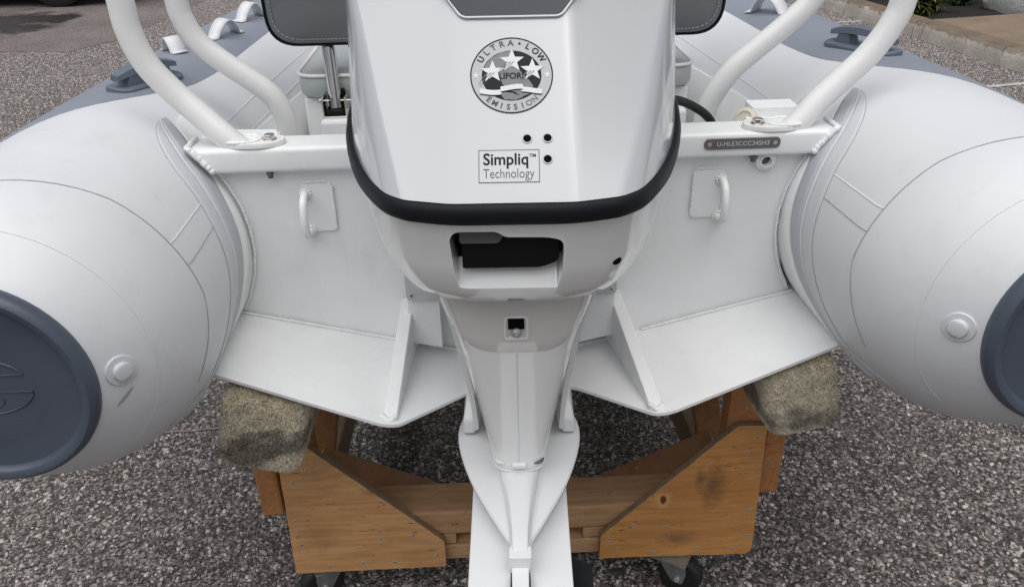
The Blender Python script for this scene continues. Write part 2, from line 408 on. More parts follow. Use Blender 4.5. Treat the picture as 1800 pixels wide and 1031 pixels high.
def link(name, me, mat, parent=None, smooth=30, bevel=0, bseg=2, solid=0):
    me.materials.clear(); me.materials.append(M[mat] if isinstance(mat, str) else mat)
    if smooth:
        me.shade_smooth()
        try: me.set_sharp_from_angle(angle=R(smooth))
        except Exception: pass
    o = bpy.data.objects.new(name, me); COL.objects.link(o)
    if parent: o.parent = parent
    if solid:
        md = o.modifiers.new('s', 'SOLIDIFY'); md.thickness = solid; md.offset = 1
    if bevel:
        md = o.modifiers.new('b', 'BEVEL'); md.width = bevel; md.segments = bseg; md.limit_method = 'ANGLE'; md.angle_limit = R(30)
    return o
def thing(name, label, cat, loc=(0, 0, 0), rz=0, group=None):
    o = bpy.data.objects.new(name, None); COL.objects.link(o); o.location = loc; o.rotation_euler = (0, 0, rz)
    o.empty_display_size = .1
    o['label'] = label; o['category'] = cat
    if group: o['group'] = group
    return o
def struct(o, kind='structure'): o['kind'] = kind; return o
def lerp(tab, x):
    if x <= tab[0][0]: return tab[0][1]
    for (a, b), (c, d) in zip(tab, tab[1:]):
        if x <= c:
            k = (x-a)/(c-a); return b + (d-b)*k
    return tab[-1][1]
def slerp(tab, x):
    """smooth (Catmull-Rom) table lookup"""
    xs = [t[0] for t in tab]
    if x <= xs[0]: return tab[0][1]
    if x >= xs[-1]: return tab[-1][1]
    i = bisect.bisect_right(xs, x)-1
    p1, p2 = tab[i], tab[i+1]; p0 = tab[max(i-1, 0)]; p3 = tab[min(i+2, len(tab)-1)]
    h = p2[0]-p1[0]; t_ = (x-p1[0])/h
    m1 = (p2[1]-p0[1])/max(1e-9, p2[0]-p0[0])*h; m2 = (p3[1]-p1[1])/max(1e-9, p3[0]-p1[0])*h
    return (2*t_**3-3*t_**2+1)*p1[1] + (t_**3-2*t_**2+t_)*m1 + (-2*t_**3+3*t_**2)*p2[1] + (t_**3-t_**2)*m2
def spline(pts, n=8):
    pts = [Vector(p) for p in pts]; out = []
    for i in range(len(pts)-1):
        p0 = pts[max(i-1, 0)]; p1 = pts[i]; p2 = pts[i+1]; p3 = pts[min(i+2, len(pts)-1)]
        for k in range(n):
            t_ = k/n
            out.append(.5*((2*p1) + (p2-p0)*t_ + (2*p0-5*p1+4*p2-p3)*t_*t_ + (3*p1-p0-3*p2+p3)*t_**3))
    out.append(pts[-1]); return out
def rounded(poly, rad, seg=5):
    """2D polygon with rounded corners, constant vertex count"""
    n = len(poly); out = []
    for i in range(n):
        p = Vector(poly[i]); a = Vector(poly[i-1]); b = Vector(poly[(i+1) % n])
        r_ = rad[i] if isinstance(rad, (list, tuple)) else rad
        da = (a-p); db = (b-p); la, lb = da.length, db.length
        r_ = min(r_, la*.48, lb*.48)
        s_, e_ = p+da.normalized()*r_, p+db.normalized()*r_
        for k in range(seg+1):
            t_ = k/seg
            out.append(tuple((1-t_)**2*s_ + 2*t_*(1-t_)*p + t_*t_*e_))
    return out
def text_mesh(body, size, ax='CENTER', font_off=0):
    cu = bpy.data.curves.new('t', 'FONT'); cu.body = body; cu.size = size; cu.align_x = ax; cu.align_y = 'CENTER'
    cu.offset = font_off; cu.resolution_u = 4
    o = bpy.data.objects.new('t', cu); COL.objects.link(o)
    dg = bpy.context.evaluated_depsgraph_get(); dg.update()
    me = bpy.data.meshes.new_from_object(o.evaluated_get(dg))
    bpy.data.objects.remove(o); return me
def boolean_cut(me, cutter_mb):
    a = bpy.data.objects.new('a', me); COL.objects.link(a)
    cm = bpy.data.meshes.new('c'); cm.from_pydata(cutter_mb.v, [], cutter_mb.f)
    bm = bmesh.new(); bm.from_mesh(cm); bmesh.ops.recalc_face_normals(bm, faces=bm.faces); bm.to_mesh(cm); bm.free()
    c = bpy.data.objects.new('c', cm); COL.objects.link(c)
    md = a.modifiers.new('b', 'BOOLEAN'); md.operation = 'DIFFERENCE'; md.object = c; md.solver = 'EXACT'
    dg = bpy.context.evaluated_depsgraph_get(); dg.update()
    out = bpy.data.meshes.new_from_object(a.evaluated_get(dg))
    bpy.data.objects.remove(a); bpy.data.objects.remove(c); return out

# ------------------------------------------------------------------ ground, patch, kerb, sidewalk
mb = MB(); mb.add([(-90, -40, 0), (90, -40, 0), (90, 140, 0), (-90, 140, 0)], [(0, 1, 2, 3)])
struct(mb.build('parking_lot_ground', 'asphalt', smooth=0, normals=False))
edge = [(-9, 5.95), (-6, 5.9), (-4.076, 5.89), (-3.476, 5.82), (-3.234, 6.23), (-3.12, 7.35), (-3.03, 8.4), (-2.9, 10), (-2.6, 16)]
pl = []
for (a, b), (c, d) in zip(edge, edge[1:]):
    n = max(2, int(math.hypot(c-a, d-b)/.06))
    for k in range(n):
        pl.append((a+(c-a)*k/n + random.uniform(-.018, .018), b+(d-b)*k/n + random.uniform(-.018, .018)))
pl += [(-2.6, 16), (-9, 60), (-60, 60), (-60, 5.9)]
mb = MB(); mb.add([(x, y, .004) for x, y in pl], [tuple(range(len(pl)))])
struct(mb.build('asphalt_patch', 'asphalt2', smooth=0, normals=False))
def line(x0, y0, x1, y1, wd, mat='paint'):
    d = Vector((x1-x0, y1-y0)).normalized(); n = Vector((-d.y, d.x)); L = math.hypot(x1-x0, y1-y0)
    N = max(3, int(L/.03)); mb = MB(); rows = [[], []]
    for k in range(N+1):
        for s, rw in ((-1, rows[0]), (1, rows[1])):
            q = Vector((x0, y0)) + d*L*k/N + n*s*(wd/2*random.uniform(.75, 1.15))
            rw.append((q.x, q.y, .004))
    mb.grid(rows); struct(mb.build('painted_line', mat, smooth=0, normals=False))
line(2.4, 5.99, 3.38, 6.14, .035); line(2.6, 3.77, 3.6, 3.975, .045)
line(-1.30, .62, -.62, .66, .007, 'paintw'); line(.55, .69, 1.75, .81, .007, 'paintw')
# loose grit and stones lying on the asphalt
def grit_mat():
    m, t, b = newmat('loose_grit'); g = t.nodes.new('ShaderNodeNewGeometry')
    c = ramp(t, g.outputs['Random Per Island'], [(0, (.06, .055, .053)), (.4, (.17, .155, .145)), (.8, (.36, .33, .30)), (.96, (.62, .59, .55)), (1, (.36, .17, .11))])
    t.links.new(c, b.inputs['Base Color']); b.inputs['Roughness'].default_value = .5
    return m
M['grit'] = grit_mat()
rg_ = random.Random(3); mb = MB()
for _ in range(2500):
    q = rg_.random()
    x = rg_.uniform(-2.6, 2.6); y = -.75+3.6*rg_.random()**1.6
    r_ = rg_.uniform(.0022, .0052)*(1.5 if rg_.random() < .06 else 1)
    mb.ball((x, y, r_*.25), r_*rg_.uniform(.8, 1.7), r_*rg_.uniform(.6, 1), r_*rg_.uniform(.45, .8), 6, 4, rg_.uniform(0, 3.14))
o = mb.build('loose_grit', 'grit', None, smooth=0, normals=False); o['kind'] = 'stuff'; o['label'] = 'loose grit and small stones scattered on the asphalt'; o['category'] = 'grit'
kd = Vector((-.1475, .989, 0)); kn = Vector((.989, .1475, 0)); K0 = Vector((3.63, 4.53, 0)); KH = .13
# exposed aggregate: real stones bedded in the asphalt, as far as they can be told apart
def stone_mesh(k):
    r2 = random.Random(40+k); mb = MB(); rows = []
    ax, ay = r2.uniform(.85, 1.35), r2.uniform(.6, .85)
    jit = [r2.uniform(.78, 1.15) for _ in range(7)]
    for rad, z in ((1.0, -.25), (.97, .12), (.62, .36)):
        rows.append([(ax*rad*jit[q]*math.cos(2*math.pi*q/7), ay*rad*jit[q]*math.sin(2*math.pi*q/7), z*r2.uniform(.85, 1.1)) for q in range(7)])
    mb.loft(rows)
    me = bpy.data.meshes.new('aggregate_stone'); me.from_pydata(mb.v, [], mb.f); me.materials.append(M['agg'])
    me.shade_smooth(); me.set_sharp_from_angle(angle=R(38)); return me
def agg_mat():
    m, t, b = newmat('aggregate_stone'); oi = t.nodes.new('ShaderNodeObjectInfo')
    c = ramp(t, oi.outputs['Random'], [(0, (.095, .082, .077)), (.3, (.195, .170, .160)), (.6, (.315, .278, .262)), (.85, (.46, .415, .39)), (.975, (.68, .635, .595)), (1, (.40, .28, .22))])
    g = ramp(t, noise(t, coord(t), 2.4, 3), [(.35, (.75,)*3), (.65, (1.1,)*3)])
    t.links.new(mixc(t, 1, c, g, 'MULTIPLY'), b.inputs['Base Color']); b.inputs['Roughness'].default_value = .48
    return m
M['agg'] = agg_mat()
scol = bpy.data.collections.new('aggregate_stones')
for k in range(5): scol.objects.link(bpy.data.objects.new('aggregate_stone', stone_mesh(k)))
mb = MB(); CS = .25
def seen(x, y):
    v_ = Vector((x, y, 0))-Vector((-.053, -1.234, 1.45)); z_ = v_.dot(fw)
    if z_ < .2: return False
    return abs(v_.dot(rr)/z_) < 1.05 and abs(v_.dot(uu)/z_) < .72
def in_patch(x, y): return y > 6.35 and x < -3.35
for i in range(-22, 16):
    for j in range(-4, 36):
        x, y = (i+.5)*CS, (j+.5)*CS
        if not seen(x, y) or in_patch(x, y): continue
        q_ = (Vector((x, y, 0))-K0).dot(kn)
        if q_ > .12: continue
        mb.add([(x-CS/2, y-CS/2, .0006), (x+CS/2, y-CS/2, .0006), (x+CS/2, y+CS/2, .0006), (x-CS/2, y+CS/2, .0006)], [(0, 1, 2, 3)])
ag = mb.build('asphalt_aggregate', 'agg', None, smooth=0, normals=False); ag['kind'] = 'stuff'; ag['label'] = 'exposed grey and brown stones bedded in the asphalt'
gt = bpy.data.node_groups.new('scatter_stones', 'GeometryNodeTree')
gt.interface.new_socket('Geometry', in_out='INPUT', socket_type='NodeSocketGeometry'); gt.interface.new_socket('Geometry', in_out='OUTPUT', socket_type='NodeSocketGeometry')
gi = gt.nodes.new('NodeGroupInput'); go = gt.nodes.new('NodeGroupOutput')
dp = gt.nodes.new('GeometryNodeDistributePointsOnFaces'); dp.inputs['Density'].default_value = 11500; dp.inputs['Seed'].default_value = 4
ci = gt.nodes.new('GeometryNodeCollectionInfo'); ci.inputs['Collection'].default_value = scol; ci.inputs['Separate Children'].default_value = True; ci.inputs['Reset Children'].default_value = True
ip = gt.nodes.new('GeometryNodeInstanceOnPoints'); ip.inputs['Pick Instance'].default_value = True
rv = gt.nodes.new('FunctionNodeRandomValue'); rv.data_type = 'FLOAT_VECTOR'; rv.inputs[0].default_value = (-.16, -.16, 0); rv.inputs[1].default_value = (.16, .16, 6.283)
rs = gt.nodes.new('FunctionNodeRandomValue'); rs.data_type = 'FLOAT'; rs.inputs[2].default_value = 0; rs.inputs[3].default_value = 1; rs.inputs['Seed'].default_value = 9
pw = gt.nodes.new('ShaderNodeMath'); pw.operation = 'POWER'; pw.inputs[1].default_value = 2.2
ml = gt.nodes.new('ShaderNodeMath'); ml.operation = 'MULTIPLY_ADD'; ml.inputs[1].default_value = .0048; ml.inputs[2].default_value = .0027
L_ = gt.links.new
L_(gi.outputs[0], dp.inputs['Mesh']); L_(dp.outputs['Points'], ip.inputs['Points']); L_(ci.outputs[0], ip.inputs['Instance'])
L_(rv.outputs[0], ip.inputs['Rotation']); L_(rs.outputs[1], pw.inputs[0]); L_(pw.outputs[0], ml.inputs[0]); L_(ml.outputs[0], ip.inputs['Scale']); L_(ip.outputs[0], go.inputs[0])
md = ag.modifiers.new('scatter', 'NODES'); md.node_group = gt
# kerb: base runs along kd from K0
def kp(t_, n_, z): q = K0 + kd*t_ + kn*n_; return (q.x, q.y, z)
TJ = .93                                  # where the walk ends and the planting bed begins
kroot = None
t0 = -5.2; segs = []
while t0 < 9:
    L = random.uniform(.36, .55)
    if t0 < TJ < t0+L+.1: L = TJ-t0
    segs.append((t0, t0+L-(.010 if abs(t0+L-TJ) < .01 else .0025))); t0 += L
gut = MB(); gut.prism([(-5.4, .02), (9.2, .02), (9.2, .148), (-5.4, .148)], (-.05, KH-.02), lambda u, v, d: kp(u, v, d))
kroot = struct(gut.build('kerb', 'kerb', smooth=0))
for a, b in segs:
    mb = MB(); rows = []
    N = 6; secs = []
    for k in range(N+1):
        t_ = a+(b-a)*k/N; j = random.uniform(-.006, .006)
        secs.append([kp(t_, 0+j, -.02), kp(t_, .004+j, KH*.5), kp(t_, .012+j+random.uniform(-.004, .004), KH*.82), kp(t_, .022+random.uniform(-.005, .01), KH-.004+random.uniform(-.008, .002)), kp(t_, .06, KH+random.uniform(-.003, .003)), kp(t_, .15, KH+.002), kp(t_, .15, -.02)])
    mb.loft(secs); o = mb.build('kerb_stone', 'kerb', kroot, smooth=40)
    o.data.materials.append(M['kerbtop'])
    for p in o.data.polygons:
        if p.normal.z > .7: p.material_index = 1
mb = MB(); mb.prism([(-5.3, .154), (TJ-.01, .154), (TJ-.01+.02, 3.2), (-5.3, 3.2)], (-.03, KH+.004), lambda u, v, d: kp(u, v, d))
struct(mb.build('sidewalk', 'walk', smooth=0, bevel=.008))
rows = []
for i in range(30):
    rows.append([kp(TJ+.02+i*.27, .155+j*.12, .075+random.uniform(-.02, .03)) for j in range(32)])
mb = MB(); mb.grid(rows); struct(mb.build('planting_bed', 'soil', smooth=60, normals=False))

# ------------------------------------------------------------------ boat
boat = thing('inflatable_boat', 'white aluminium-hulled inflatable boat with pale grey tubes and navy end caps', 'boat')
TZ, TR = .88, .225
CONE = [(-.420, .129), (-.412, .141), (-.395, .156), (-.37, .175), (-.335, .196), (-.30, .2105), (-.26, .2200), (-.22, .2245), (-.15, .225), (0, .225), (2, .225)]
def tcen(Y): y = max(0, Y); return .675 - .04*y - .03*y*y
def tzc(Y, s=1): return (.872 if s < 0 else .885) + (.030*max(0, min(1, (-Y-.22)/.20)))
def tsh(Y): return .015*max(0, min(1, (-Y-.05)/.35))     # both tubes kick slightly to one side aft
def tp(s, Y, th, off=0):
    r_ = slerp(CONE, Y)+off; a = R(th)
    return (s*(tcen(Y) + r_*math.cos(a)) + tsh(Y), Y, tzc(Y, s) + r_*math.sin(a))
def tube_obj(s):
    rings = []; SEG = 72
    ys = [-.420, -.416, -.412, -.404, -.395, -.383, -.37, -.353, -.335, -.318, -.30, -.28, -.26, -.24, -.22, -.185, -.15, -.1, -.05] + [.06*k for k in range(0, 21)]
    for Y in ys: rings.append([tp(s, Y, 360*k/SEG) for k in range(SEG)])
    # bow: sweep round to the stem
    p0 = Vector((s*tcen(1.2), 1.2, tzc(1.2, s))); p3 = Vector((s*.02, 2.25, 1.06))
    tg = Vector((s*-.112, 1, 0))*.55; tg2 = Vector((s*.5, .08, -.03))
    for k in range(1, 19):
        t_ = k/18; a = p0; b = p0+tg; c = p3+tg2; d = p3
        P = (1-t_)**3*a + 3*t_*(1-t_)**2*b + 3*t_*t_*(1-t_)*c + t_**3*d
        T = (3*(1-t_)**2*(b-a) + 6*t_*(1-t_)*(c-b) + 3*t_*t_*(d-c)).normalized()
        sd_ = T.cross(Vector((0, 0, 1))).normalized()*s; u = Vector((0, 0, 1))
        rings.append([tuple(P + (sd_*math.cos(2*math.pi*j/SEG) + u*math.sin(2*math.pi*j/SEG))*(TR-.02*t_)) for j in range(SEG)])
    mb = MB(); mb.loft(rings)
    t_ = mb.build('tube', 'tube', boat, smooth=50)
    t_['label'] = 'pale grey inflatable side tube'
    return t_
TH_EDGE = [(114, .088), (119, .078), (124, .064), (130, .044), (136, .024), (147, .004), (158, -.012), (178, -.034), (196, -.075), (206, -.12), (216, -.182), (222, -.21)]
def yedge(th): return slerp(TH_EDGE, th)
def strip(s, ya, yb, th0, th1, off, name, mat, par, N=70, rows=8, solid=.0015):
    g = []
    for i in range(N+1):
        th = th0+(th1-th0)*(i/N)**1.5; A, B = ya(th), yb(th)
        g.append([tp(s, A+(B-A)*j/rows, th, off if 0 < j < rows else .0003) for j in range(rows+1)])
    mb = MB(); mb.grid(g); return mb.build(name, mat, par, smooth=60, solid=0)
def cord(pts, r_, name, mat, par, seg=6):
    mb = MB(); mb.tube(pts, r_, seg); return mb.build(name, mat, par, smooth=60)
for s in (-1, 1):
    tb = tube_obj(s)
    # dark rubbing strake on the crown and outer side
    TI = [(-.20, 44), (-.08, 60), (0, 72), (.04, 80), (.075, 89), (.11, 96.5), (.15, 103), (.21, 109.5), (.27, 113.5), (.38, 115.5), (.5, 115), (.75, 113.5), (1.2, 112)]
    g = []
    for i in range(71):
        Y = -.2+1.4*i/70; hi = slerp(TI, Y); lo = 14
        g.append([tp(s, Y, lo+(hi-lo)*j/20, .0022 if 0 < j < 20 else .0003) for j in range(21)])
    mb = MB(); mb.grid(g); mb.build('rubbing_strake', 'strake', tb, smooth=60)
    cl = lambda th: min(1, max(0, (th-117)/15))
    fade = lambda th: math.sqrt(max(0, 1-(1-cl(th))**2))
    # grey welt next to the hull, lighter reinforcing band and its stitched edge
    strip(s, lambda th: yedge(th)-.004-.036*fade(th), lambda th: yedge(th)-.001, 118, 226, .0040, 'welt', 'welt', tb)
    cord([tp(s, yedge(th)-.006-.036*fade(th), th, .0004) for th in [117.2+107*(k/70)**1.6 for k in range(71)]], .0024, 'welt_ridge', 'tubepatch', tb, 8)
    strip(s, lambda th: yedge(th)-.01-.074*fade(th), lambda th: yedge(th)-.008-.038*fade(th), 117, 226, .0020, 'reinforcing_band', 'tubepatch', tb)
    cord([tp(s, yedge(th)-.010-.0745*fade(th), th, .0004) for th in [117.1+107*(k/90)**1.7 for k in range(91)]], .00075, 'seam', 'seam', tb)
    yc = lambda th: -.232 + (.0 if th < 170 else -.0014*(th-170))-(.0009*max(0, 125-th))
    cord([tp(s, yc(th), th, .0004) for th in [78+k*1.5 for k in range(84)]], .00075, 'seam', 'seam', tb)
    cord([tp(s, -.232+(k/10)*(.232-.055), 148.5+1.3*(k/10), .0000) for k in range(11)], .0010, 'seam_ridge', 'seaml', tb)
    cord([tp(s, -.232+(k/10)*(.232-.050), 158.0+1.0*(k/10), .0003) for k in range(11)], .0007, 'seam', 'seam', tb)
    cord([tp(s, -.355, th, .0003) for th in [100+k*2 for k in range(65)]], .0004, 'seam_ridge', 'seaml', tb)
    # long inner seams forward of the transom
    cord([tp(s, .10+k*.1, 146 if s < 0 else 154.6, .0002) for k in range(12)], .0009, 'seam', 'seaml' if s < 0 else 'seam', tb)
    cord([tp(s, .10+k*.1, 136 if s < 0 else 142, .0002) for k in range(12)], .0007, 'seam_ridge', 'seaml', tb)
    # end cap
    cz = tzc(-.42, s); cx = s*tcen(-.42)+tsh(-.42)
    def ring_at(r_, y): return [(cx + r_*math.cos(2*math.pi*k/72), y, cz + r_*math.sin(2*math.pi*k/72)) for k in range(72)]
    mb = MB(); mb.loft([ring_at(.134, -.405), ring_at(.138, -.414), ring_at(.1385, -.422), ring_at(.1365, -.430), ring_at(.131, -.434), ring_at(.124, -.4335), ring_at(.120, -.430), ring_at(.1185, -.424), ring_at(.117, -.4235), ring_at(.08, -.4265), ring_at(.03, -.428)])
    cap = mb.build('end_cap', 'navy', tb, smooth=40); cap['label'] = 'round navy rubber end cap with a raised rim'
    E1 = [(cx + .062*math.cos(a), -.4275, cz + .012 + .030*math.sin(a)) for a in [R(12+k*8) for k in range(21)]]
    E2 = [(cx + .066*math.cos(a), -.4275, cz - .002 + .036*math.sin(a)) for a in [R(186+k*8) for k in range(22)]]
    mb = MB(); mb.tube(E1 + [E1[0]], .0013, 6); mb.tube(E2 + [E2[0]], .0013, 6)
    mb.tube([(cx+.010+.02*math.cos(R(k*30)), -.4278, cz-.016+.012*math.sin(R(k*30))) for k in range(13)], .001, 6)
    mb.build('emblem', 'navyd', cap, smooth=60)
    # valve
    th = 180; Pv = Vector(tp(s, -.394, th)); Pa = Vector(tp(s, -.386, th)); Pb = Vector(tp(s, -.402, th))
    tgv = (Pa-Pb).normalized(); cir = (Vector(tp(s, -.394, th+1))-Pv).normalized(); nv = tgv.cross(cir).normalized()
    if nv.dot(Pv-Vector((cx, -.3, cz))) < 0: nv = -nv
    mb = MB()
    def vring(r_, h): return [tuple(Pv + nv*(h - (.0 if r_ < .012 else .0) - .55*(r_*math.sin(2*math.pi*k/40))**2/.2) + (tgv*math.cos(2*math.pi*k/40)+cir*math.sin(2*math.pi*k/40))*r_) for k in range(40)]
    mb.loft([vring(.0205, -.003), vring(.0205, .0012), vring(.0197, .0022), vring(.011, .0028)])
    vf = mb.build('air_valve', 'tubepatch', tb, smooth=40)
    mb = MB(); mb.loft([vring(.0122, .0015), vring(.0122, .0058), vring(.0115, .0070), vring(.008, .0075), vring(.003, .0077)])
    mb.build('valve_cap', 'tubepatch', vf, smooth=50)

# scuff on the left cone
g = []
for i in range(13):
    q = i/12; wv = .0035*math.sin(math.pi*q)**.7+.0004
    g.append([tp(-1, -.402+.016*q+j*wv*.4, 199-9*q+j*wv*120+math.sin(i*2.1)*.25, .0006) for j in (-1, 0, 1)])
mb = MB(); mb.grid(g); mb.build('scuff', 'seam', boat, smooth=60, normals=False)

# hull: bottom plates, transom, beam
def zb(x): return .6188+.2587*abs(x)
for s in (-1, 1):
    po = [(.0, -.098), (.078, -.100), (.20, -.232), (.225, -.236), (.498, -.176), (.498, 1.35), (.30, 1.85), (0, 2.1)]
    po = rounded(po, [0, .03, .02, .03, .004, .1, .1, 0], 6)
    mb = MB(); mb.prism(po, (-.0055, 0), lambda u, v, d: (s*u, v, zb(u)+d+.0))
    mb.build('bottom_plate', 'alu', boat, smooth=30)
# transom plate outline follows the tubes
out = []
arc = [(-.675+.231*math.cos(R(th)), TZ+.231*math.sin(R(th))) for th in [38-k*4 for k in range(19)]]   # left tube inner side, top to bottom
left = arc[:-1] + [(arc[-1][0], zb(arc[-1][0])-.003)]
right = [(-x, z) for x, z in reversed(left)]
poly = left + [(0, zb(0)-.003)] + right
mb = MB(); mb.prism(poly, (.010, .016), lambda u, v, d: (u, d, v)); mb.build('transom_plate', 'alu', boat, smooth=30)
# top beam: rounded rectangular section
sec = rounded([(-.010, 1.004), (.058, 1.004), (.058, 1.044), (-.010, 1.044)], .008, 4)
secs = []
for X, dz in ((-.470, 0), (-.3, 0), (0, 0), (.3, 0), (.470, 0)):
    r_ = []
    for (y, z) in sec:
        x = X
        if abs(X) > .4: x = (1 if X > 0 else -1)*(.675 - math.sqrt(max(0, .2335**2-(z-TZ)**2)))*1.0
        r_.append((x, y, z))
    secs.append(r_)
mb = MB(); mb.loft(secs); mb.build('transom_beam', 'alu', boat, smooth=30)
# cradles beside the tubes
for s in (-1, 1):
    g = []
    for i in range(49):
        th = 121+(222-121)*i/48
        yf = lerp([(121, .12), (126, .15), (146, .15), (158, 1.25), (222, 1.25)], th)
        ye = yedge(th) if th > 121.5 else .11
        g.append([tp(s, ye+(yf-ye)*(j/10)**1.6, th, .0036) for j in range(11)])
    mb = MB(); mb.grid(g); mb.build('tube_cradle', 'alu', boat, smooth=60, solid=.0035)
    # cradle ear inside the beam end
    mb = MB(); mb.prism(rounded([(s*.385, .058), (s*.505, .058), (s*.515, .112), (s*.395, .100)], .006, 3), (1.034, 1.0405), lambda u, v, d: (u, v, d))
    mb.prism([(.100, 1.036), (.092, .955), (.060, .955), (.060, 1.036)], (s*.395, s*.389), lambda u, v, d: (d, u, v))
    mb.build('corner_knee', 'alu', boat, smooth=30)
# weld beads
def bead(pts, r_, name='weld_bead', flat=.55, step=.0032):
    pts = [Vector(p) for p in pts]; mb = MB(); acc = 0
    for a, b in zip(pts, pts[1:]):
        L = (b-a).length; n = max(1, int(L/step)); d = (b-a)/n
        for k in range(n):
            c = a+d*k; q = r_*random.uniform(.9, 1.08)
            mb.ball(tuple(c + Vector((random.uniform(-.0004, .0004), random.uniform(-.0004, .0004), random.uniform(-.0004, .0004)))), q, q, q, 8, 5)
    return mb.build(name, 'weld', boat, smooth=70)
for s in (-1, 1):
    bead([(s*.484, .006, zb(.484)+.002), (s*.22, .006, zb(.22)+.002)], .0034)
    bead([(s*.16, .006, zb(.16)+.002), (s*.08, .006, zb(.08)+.002)], .0040)
    bead([(s*(.675-.236*math.cos(R(k))), .004, TZ+.236*math.sin(R(k))) for k in (33, 25, 15, 5, -5, -15, -25, -33)], .0022)
    bead([(s*(.675-.2365*math.cos(R(k))), -.011, TZ+.2365*math.sin(R(k))) for k in (44.5, 40, 36, 32.5)], .0055, step=.0036)
    bead([(s*(.675-.233*math.cos(R(45.5))), y, TZ+.2365*math.sin(R(45))) for y in (-.008, .05)], .0040, step=.0036)
# gusset knees
for s, xt, xf in ((-1, -.193, -.213), (1, .168, .205)):
    mb = MB(); hw = .011
    for sg in (-1, 1): pass
    def gp(y, z, k, e): return (xt + (xf-xt)*k + e*hw, y, z)
    A = [gp(.008, .762, 0, -1), gp(.008, .762, 0, 1), gp(-.222, .674, 1, 1), gp(-.222, .674, 1, -1), gp(.008, .66, 0, -1), gp(.008, .66, 0, 1), gp(-.222, .664, 1, 1), gp(-.222, .664, 1, -1)]
    mb.add(A, [(0, 1, 2, 3), (7, 6, 5, 4), (0, 4, 5, 1), (1, 5, 6, 2), (2, 6, 7, 3), (3, 7, 4, 0)])
    mb.build('gusset', 'alu', boat, smooth=30, bevel=.002)
    bead([gp(-.215, .676, 1, -1), gp(-.224, .672, 1, 0), gp(-.215, .676, 1, 1)], .005)
    bead([gp(y, zb(.2)+.003, (.008-y)/.23, -s*1.05*(-1)) for y in (-.21, -.1, 0)], .0028)
    x0, x1 = (-.192, -.136) if s < 0 else (.105, .165)
    mb = MB(); mb.prism([(x0, .690 if s < 0 else .677), (x1, .677 if s < 0 else .690), (x1, .785), (x0, .785)], (-.027, -.019), lambda u, v, d: (u, d, v))
    mb.build('spacer_plate', 'alu', boat, smooth=30, bevel=.0015)
# towing eyes
for s, x0, x1, xe in ((-1, -.347, -.299, -.342), (1, .291, .341, .337)):
    mb = MB(); mb.prism(rounded([(x0, .894), (x1, .894), (x1, .981), (x0, .981)], .008, 4), (.006, .011), lambda u, v, d: (u, d, v))
    pad = mb.build('eye_pad', 'alu', boat, smooth=30, bevel=.001)
    for q in (([(x0, .006, .90), (x0, .006, .975)]) , ([(x0+.005, .006, .981), (x1-.005, .006, .981)]), ([(x1, .006, .90), (x1, .006, .975)])):
        bead(q, .0021)
    path = spline([(xe, .008, .962), (xe, -.006, .963), (xe-s*.0, -.022, .955), (xe, -.030, .93), (xe, -.026, .905), (xe, -.010, .896), (xe, .008, .897)], 8)
    mb = MB(); mb.tube(path, .0062, 14); mb.build('towing_eye', 'alu', boat, smooth=60)
    for zz in (.962, .897):
        mb = MB()
        for k in range(10):
            a = k*2*math.pi/10
            mb.ball((xe+.0075*math.cos(a), .004, zz+.0075*math.sin(a)), .0034, .003, .0034)
        mb.build('weld_bead', 'weld', boat, smooth=70)
# bolt ends under the beam, serial plate, scupper
for x in (-.391, .383):
    mb = MB(); mb.cyl((x, -.001, 1.004), (0, 0, -1), .0065, .005, 6); mb.cyl((x, -.001, .999), (0, 0, -1), .0042, .006, 12)
    mb.build('bolt_end', 'darkgrey', boat, smooth=30)
sp = rounded([(.298, 1.0185), (.420, 1.0185), (.420, 1.0365), (.298, 1.0365)], .0088, 6)
mb = MB(); mb.prism(sp, (-.0125, -.0100), lambda u, v, d: (u, d, v)); spl = mb.build('serial_plate', 'serial', boat, smooth=30, bevel=.0006)
spl['label'] = 'stamped steel serial number plate'
for x in (.3065, .4115):
    mb = MB(); mb.cyl((x, -.0124, 1.0275), (0, -1, 0), .0032, .0009, 14); mb.build('rivet', 'steel', spl, smooth=30)
tm = text_mesh('U-HLE3CCC345H3', .0105)
tm.transform(Matrix.Translation((.360, -.0130, 1.0275)) @ Matrix.Rotation(R(90), 4, 'X')); link('stamped_text', tm, 'silw', spl, smooth=0)
mb = MB()
def tor(c, ax, rings, seg=32):
    c = Vector(c); a = Vector(ax).normalized(); x = a.orthogonal().normalized(); y = a.cross(x)
    return [[tuple(c + a*h + (x*math.cos(2*math.pi*k/seg)+y*math.sin(2*math.pi*k/seg))*r_) for k in range(seg)] for r_, h in rings]
mb.loft(tor((.406, .010, .9925), (0, -1, -.05), [(.0175, 0), (.0175, .006), (.0155, .009), (.011, .0095), (.0108, .012), (.0085, .012), (.0078, .0), (.0075, -.01)]))
sc_ = mb.build('scupper', 'alu', boat, smooth=30)
mb = MB(); mb.cyl((.406, .0085, .9925), (0, -1, 0), .0078, .0005, 20); mb.build('scupper_bore', 'darkgrey', sc_, smooth=0)
# cream fitting behind the right end of the beam
mb = MB(); mb.loft(tor((.392, .088, 1.036), (-.55, -.70, .45), [(.020, -.014), (.020, 0), (.0185, .004), (.0125, .0055), (.011, .003), (.003, .003)]))
mb.build('scupper_cap', 'cream', boat, smooth=40)
mb = MB(); mb.prism(rounded([(.402, .085), (.48, .085), (.48, .13), (.402, .13)], .004, 3), (1.0, 1.056), lambda u, v, d: (u, v, d)); mb.build('corner_locker', 'alu', boat, smooth=30, bevel=.004)
# deck and inside liner
mb = MB(); mb.prism([(-.46, .016), (.46, .016), (.44, 1.3), (.25, 1.75), (-.25, 1.75), (-.44, 1.3)], (.775, .80), lambda u, v, d: (u, v, d)); mb.build('deck', 'alu', boat, smooth=0)
